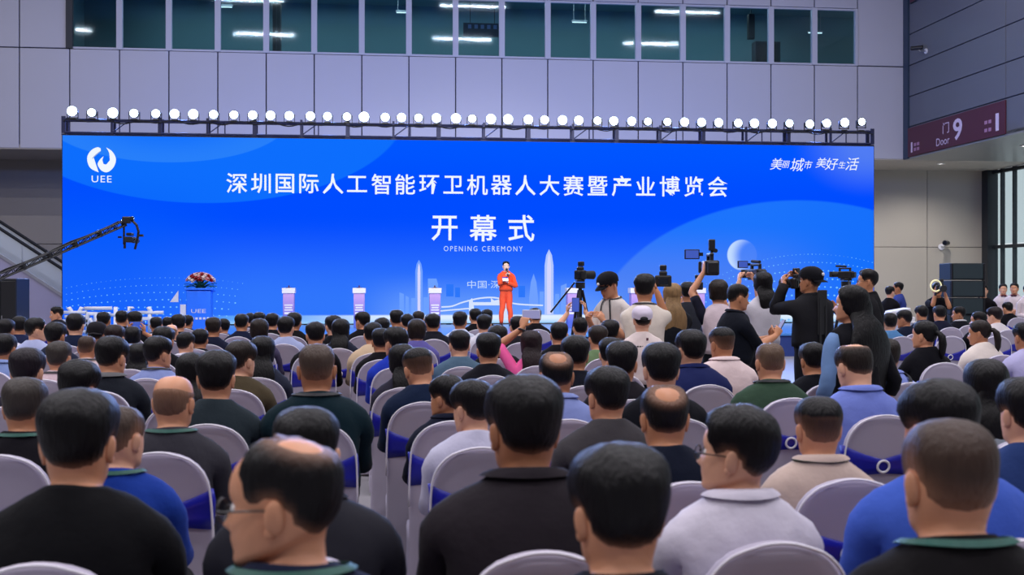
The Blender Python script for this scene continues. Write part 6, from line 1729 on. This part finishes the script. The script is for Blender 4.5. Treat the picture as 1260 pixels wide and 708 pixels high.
# ================================================================= ESCALATOR AT THE LEFT, BEHIND THE SCREEN
YE = 33.6
ea, eb = on_y(-30, 262, YE), on_y(75, 330, YE)
sl = (eb.z-ea.z)/(eb.x-ea.x)
t = empty('escalator', (eb.x, YE+0.6, 0)); prop(t, 'escalator with glass sides coming down behind the left screen edge', 'escalator')
def ez(x): return eb.z+sl*x                     # handrail height, x from the anchor
xl_ = (ea.x-eb.x)-5.5; xr_ = (0.95-eb.z)/sl
glassm = bpy.data.materials.new('balustrade_glass'); glassm.use_nodes = True
b = glassm.node_tree.nodes['Principled BSDF']; b.inputs['Base Color'].default_value = (0.75, .82, .84, 1); b.inputs['Roughness'].default_value = 0.12; b.inputs['Alpha'].default_value = 0.38; b.inputs['Specular IOR Level'].default_value = 0.9
skirt = mat('escalator_steel', srgb(196, 196, 204), 0.3, 0.7); clad = mat('escalator_cladding', srgb(168, 164, 192), 0.5, var=.03)
for yy in (-0.6, 0.6):
    MB().path([(xl_, yy, ez(xl_)), (0, yy, ez(0)), (xr_, yy, 0.95), (xr_+1.0, yy, 0.95), (xr_+1.15, yy, 0.85), (xr_+1.1, yy, 0.7)], 0.045, n=10).build('handrail', M['black_matte'], t, smooth=True)
    for k in range(7):
        x0 = xl_+(xr_-xl_)*k/7+0.015; x1 = xl_+(xr_-xl_)*(k+1)/7-0.015
        MB().prism([(x0, yy-.008, ez(x0)-.72), (x1, yy-.008, ez(x1)-.72), (x1, yy-.008, ez(x1)-.04), (x0, yy-.008, ez(x0)-.04)], (0, 1, 0), .016).build('glass_panel', glassm, t)
    MB().prism([(xl_, yy-.06, ez(xl_)-.80), (xr_, yy-.06, ez(xr_)-.80), (xr_, yy-.06, ez(xr_)-.70), (xl_, yy-.06, ez(xl_)-.70)], (0, 1, 0), .12).build('skirt_rail', skirt, t)
    zz = lambda x: max(0.02, ez(x)-2.2)
    MB().prism([(xl_, yy-.03, ez(xl_)-2.6), (-1.35, yy-.03, ez(-1.35)-2.6), (-1.35, yy-.03, 0.0), (xr_, yy-.03, 0.0), (xr_, yy-.03, ez(xr_)-.78), (xl_, yy-.03, ez(xl_)-.78)], (0, 1, 0), .06).build('cladding', clad, t)
nst = 26
stm = mesh_from('step', [], [], skirt)
mb = MB(); mb.box((0, 0, 0), (0.42, 0.98, 0.22), bevel=0.01); stm = bpy.data.meshes.new('step'); mb.bm.to_mesh(stm); mb.bm.free(); stm.materials.append(mat('escalator_step', srgb(90, 92, 98), .45, .5))
for k in range(nst):
    x = xl_+(xr_-xl_)*(k+.5)/nst; obj('step', stm, t, (x, 0, max(.02, ez(x)-.95)))
for f_, c_ in ((0.30, srgb(150, 70, 56)), (0.44, srgb(70, 76, 96)), (0.58, srgb(196, 160, 140))):   # riders seen only as smudges through the glass
    pass
# dark cabinet under the crane, at the left edge
a_, b__ = at_depth(-16, 343, 21.6), at_depth(22.5, 343, 21.6)
t = empty('equipment_rack', ((a_.x+b__.x)/2, (a_.y+b__.y)/2+.3, 0), -TH); prop(t, 'dark tall equipment rack at the left edge under the crane', 'cabinet')
w_ = b__.x-a_.x; H_ = a_.z
MB().box((0, 0, H_/2), (w_, .6, H_), bevel=.015).build('case', mat('rack_paint', srgb(20, 24, 32), .5), t)
for s in (-1, 1): MB().box((s*w_*.245, -.305, H_/2), (w_*.47, .02, H_-.1), bevel=.006).build('door', M['black_plastic'], t)
MB().box((-.03, -.325, H_*.55), (.015, .02, .14)).box((.03, -.325, H_*.55), (.015, .02, .14)).build('handle', M['steel'], t)
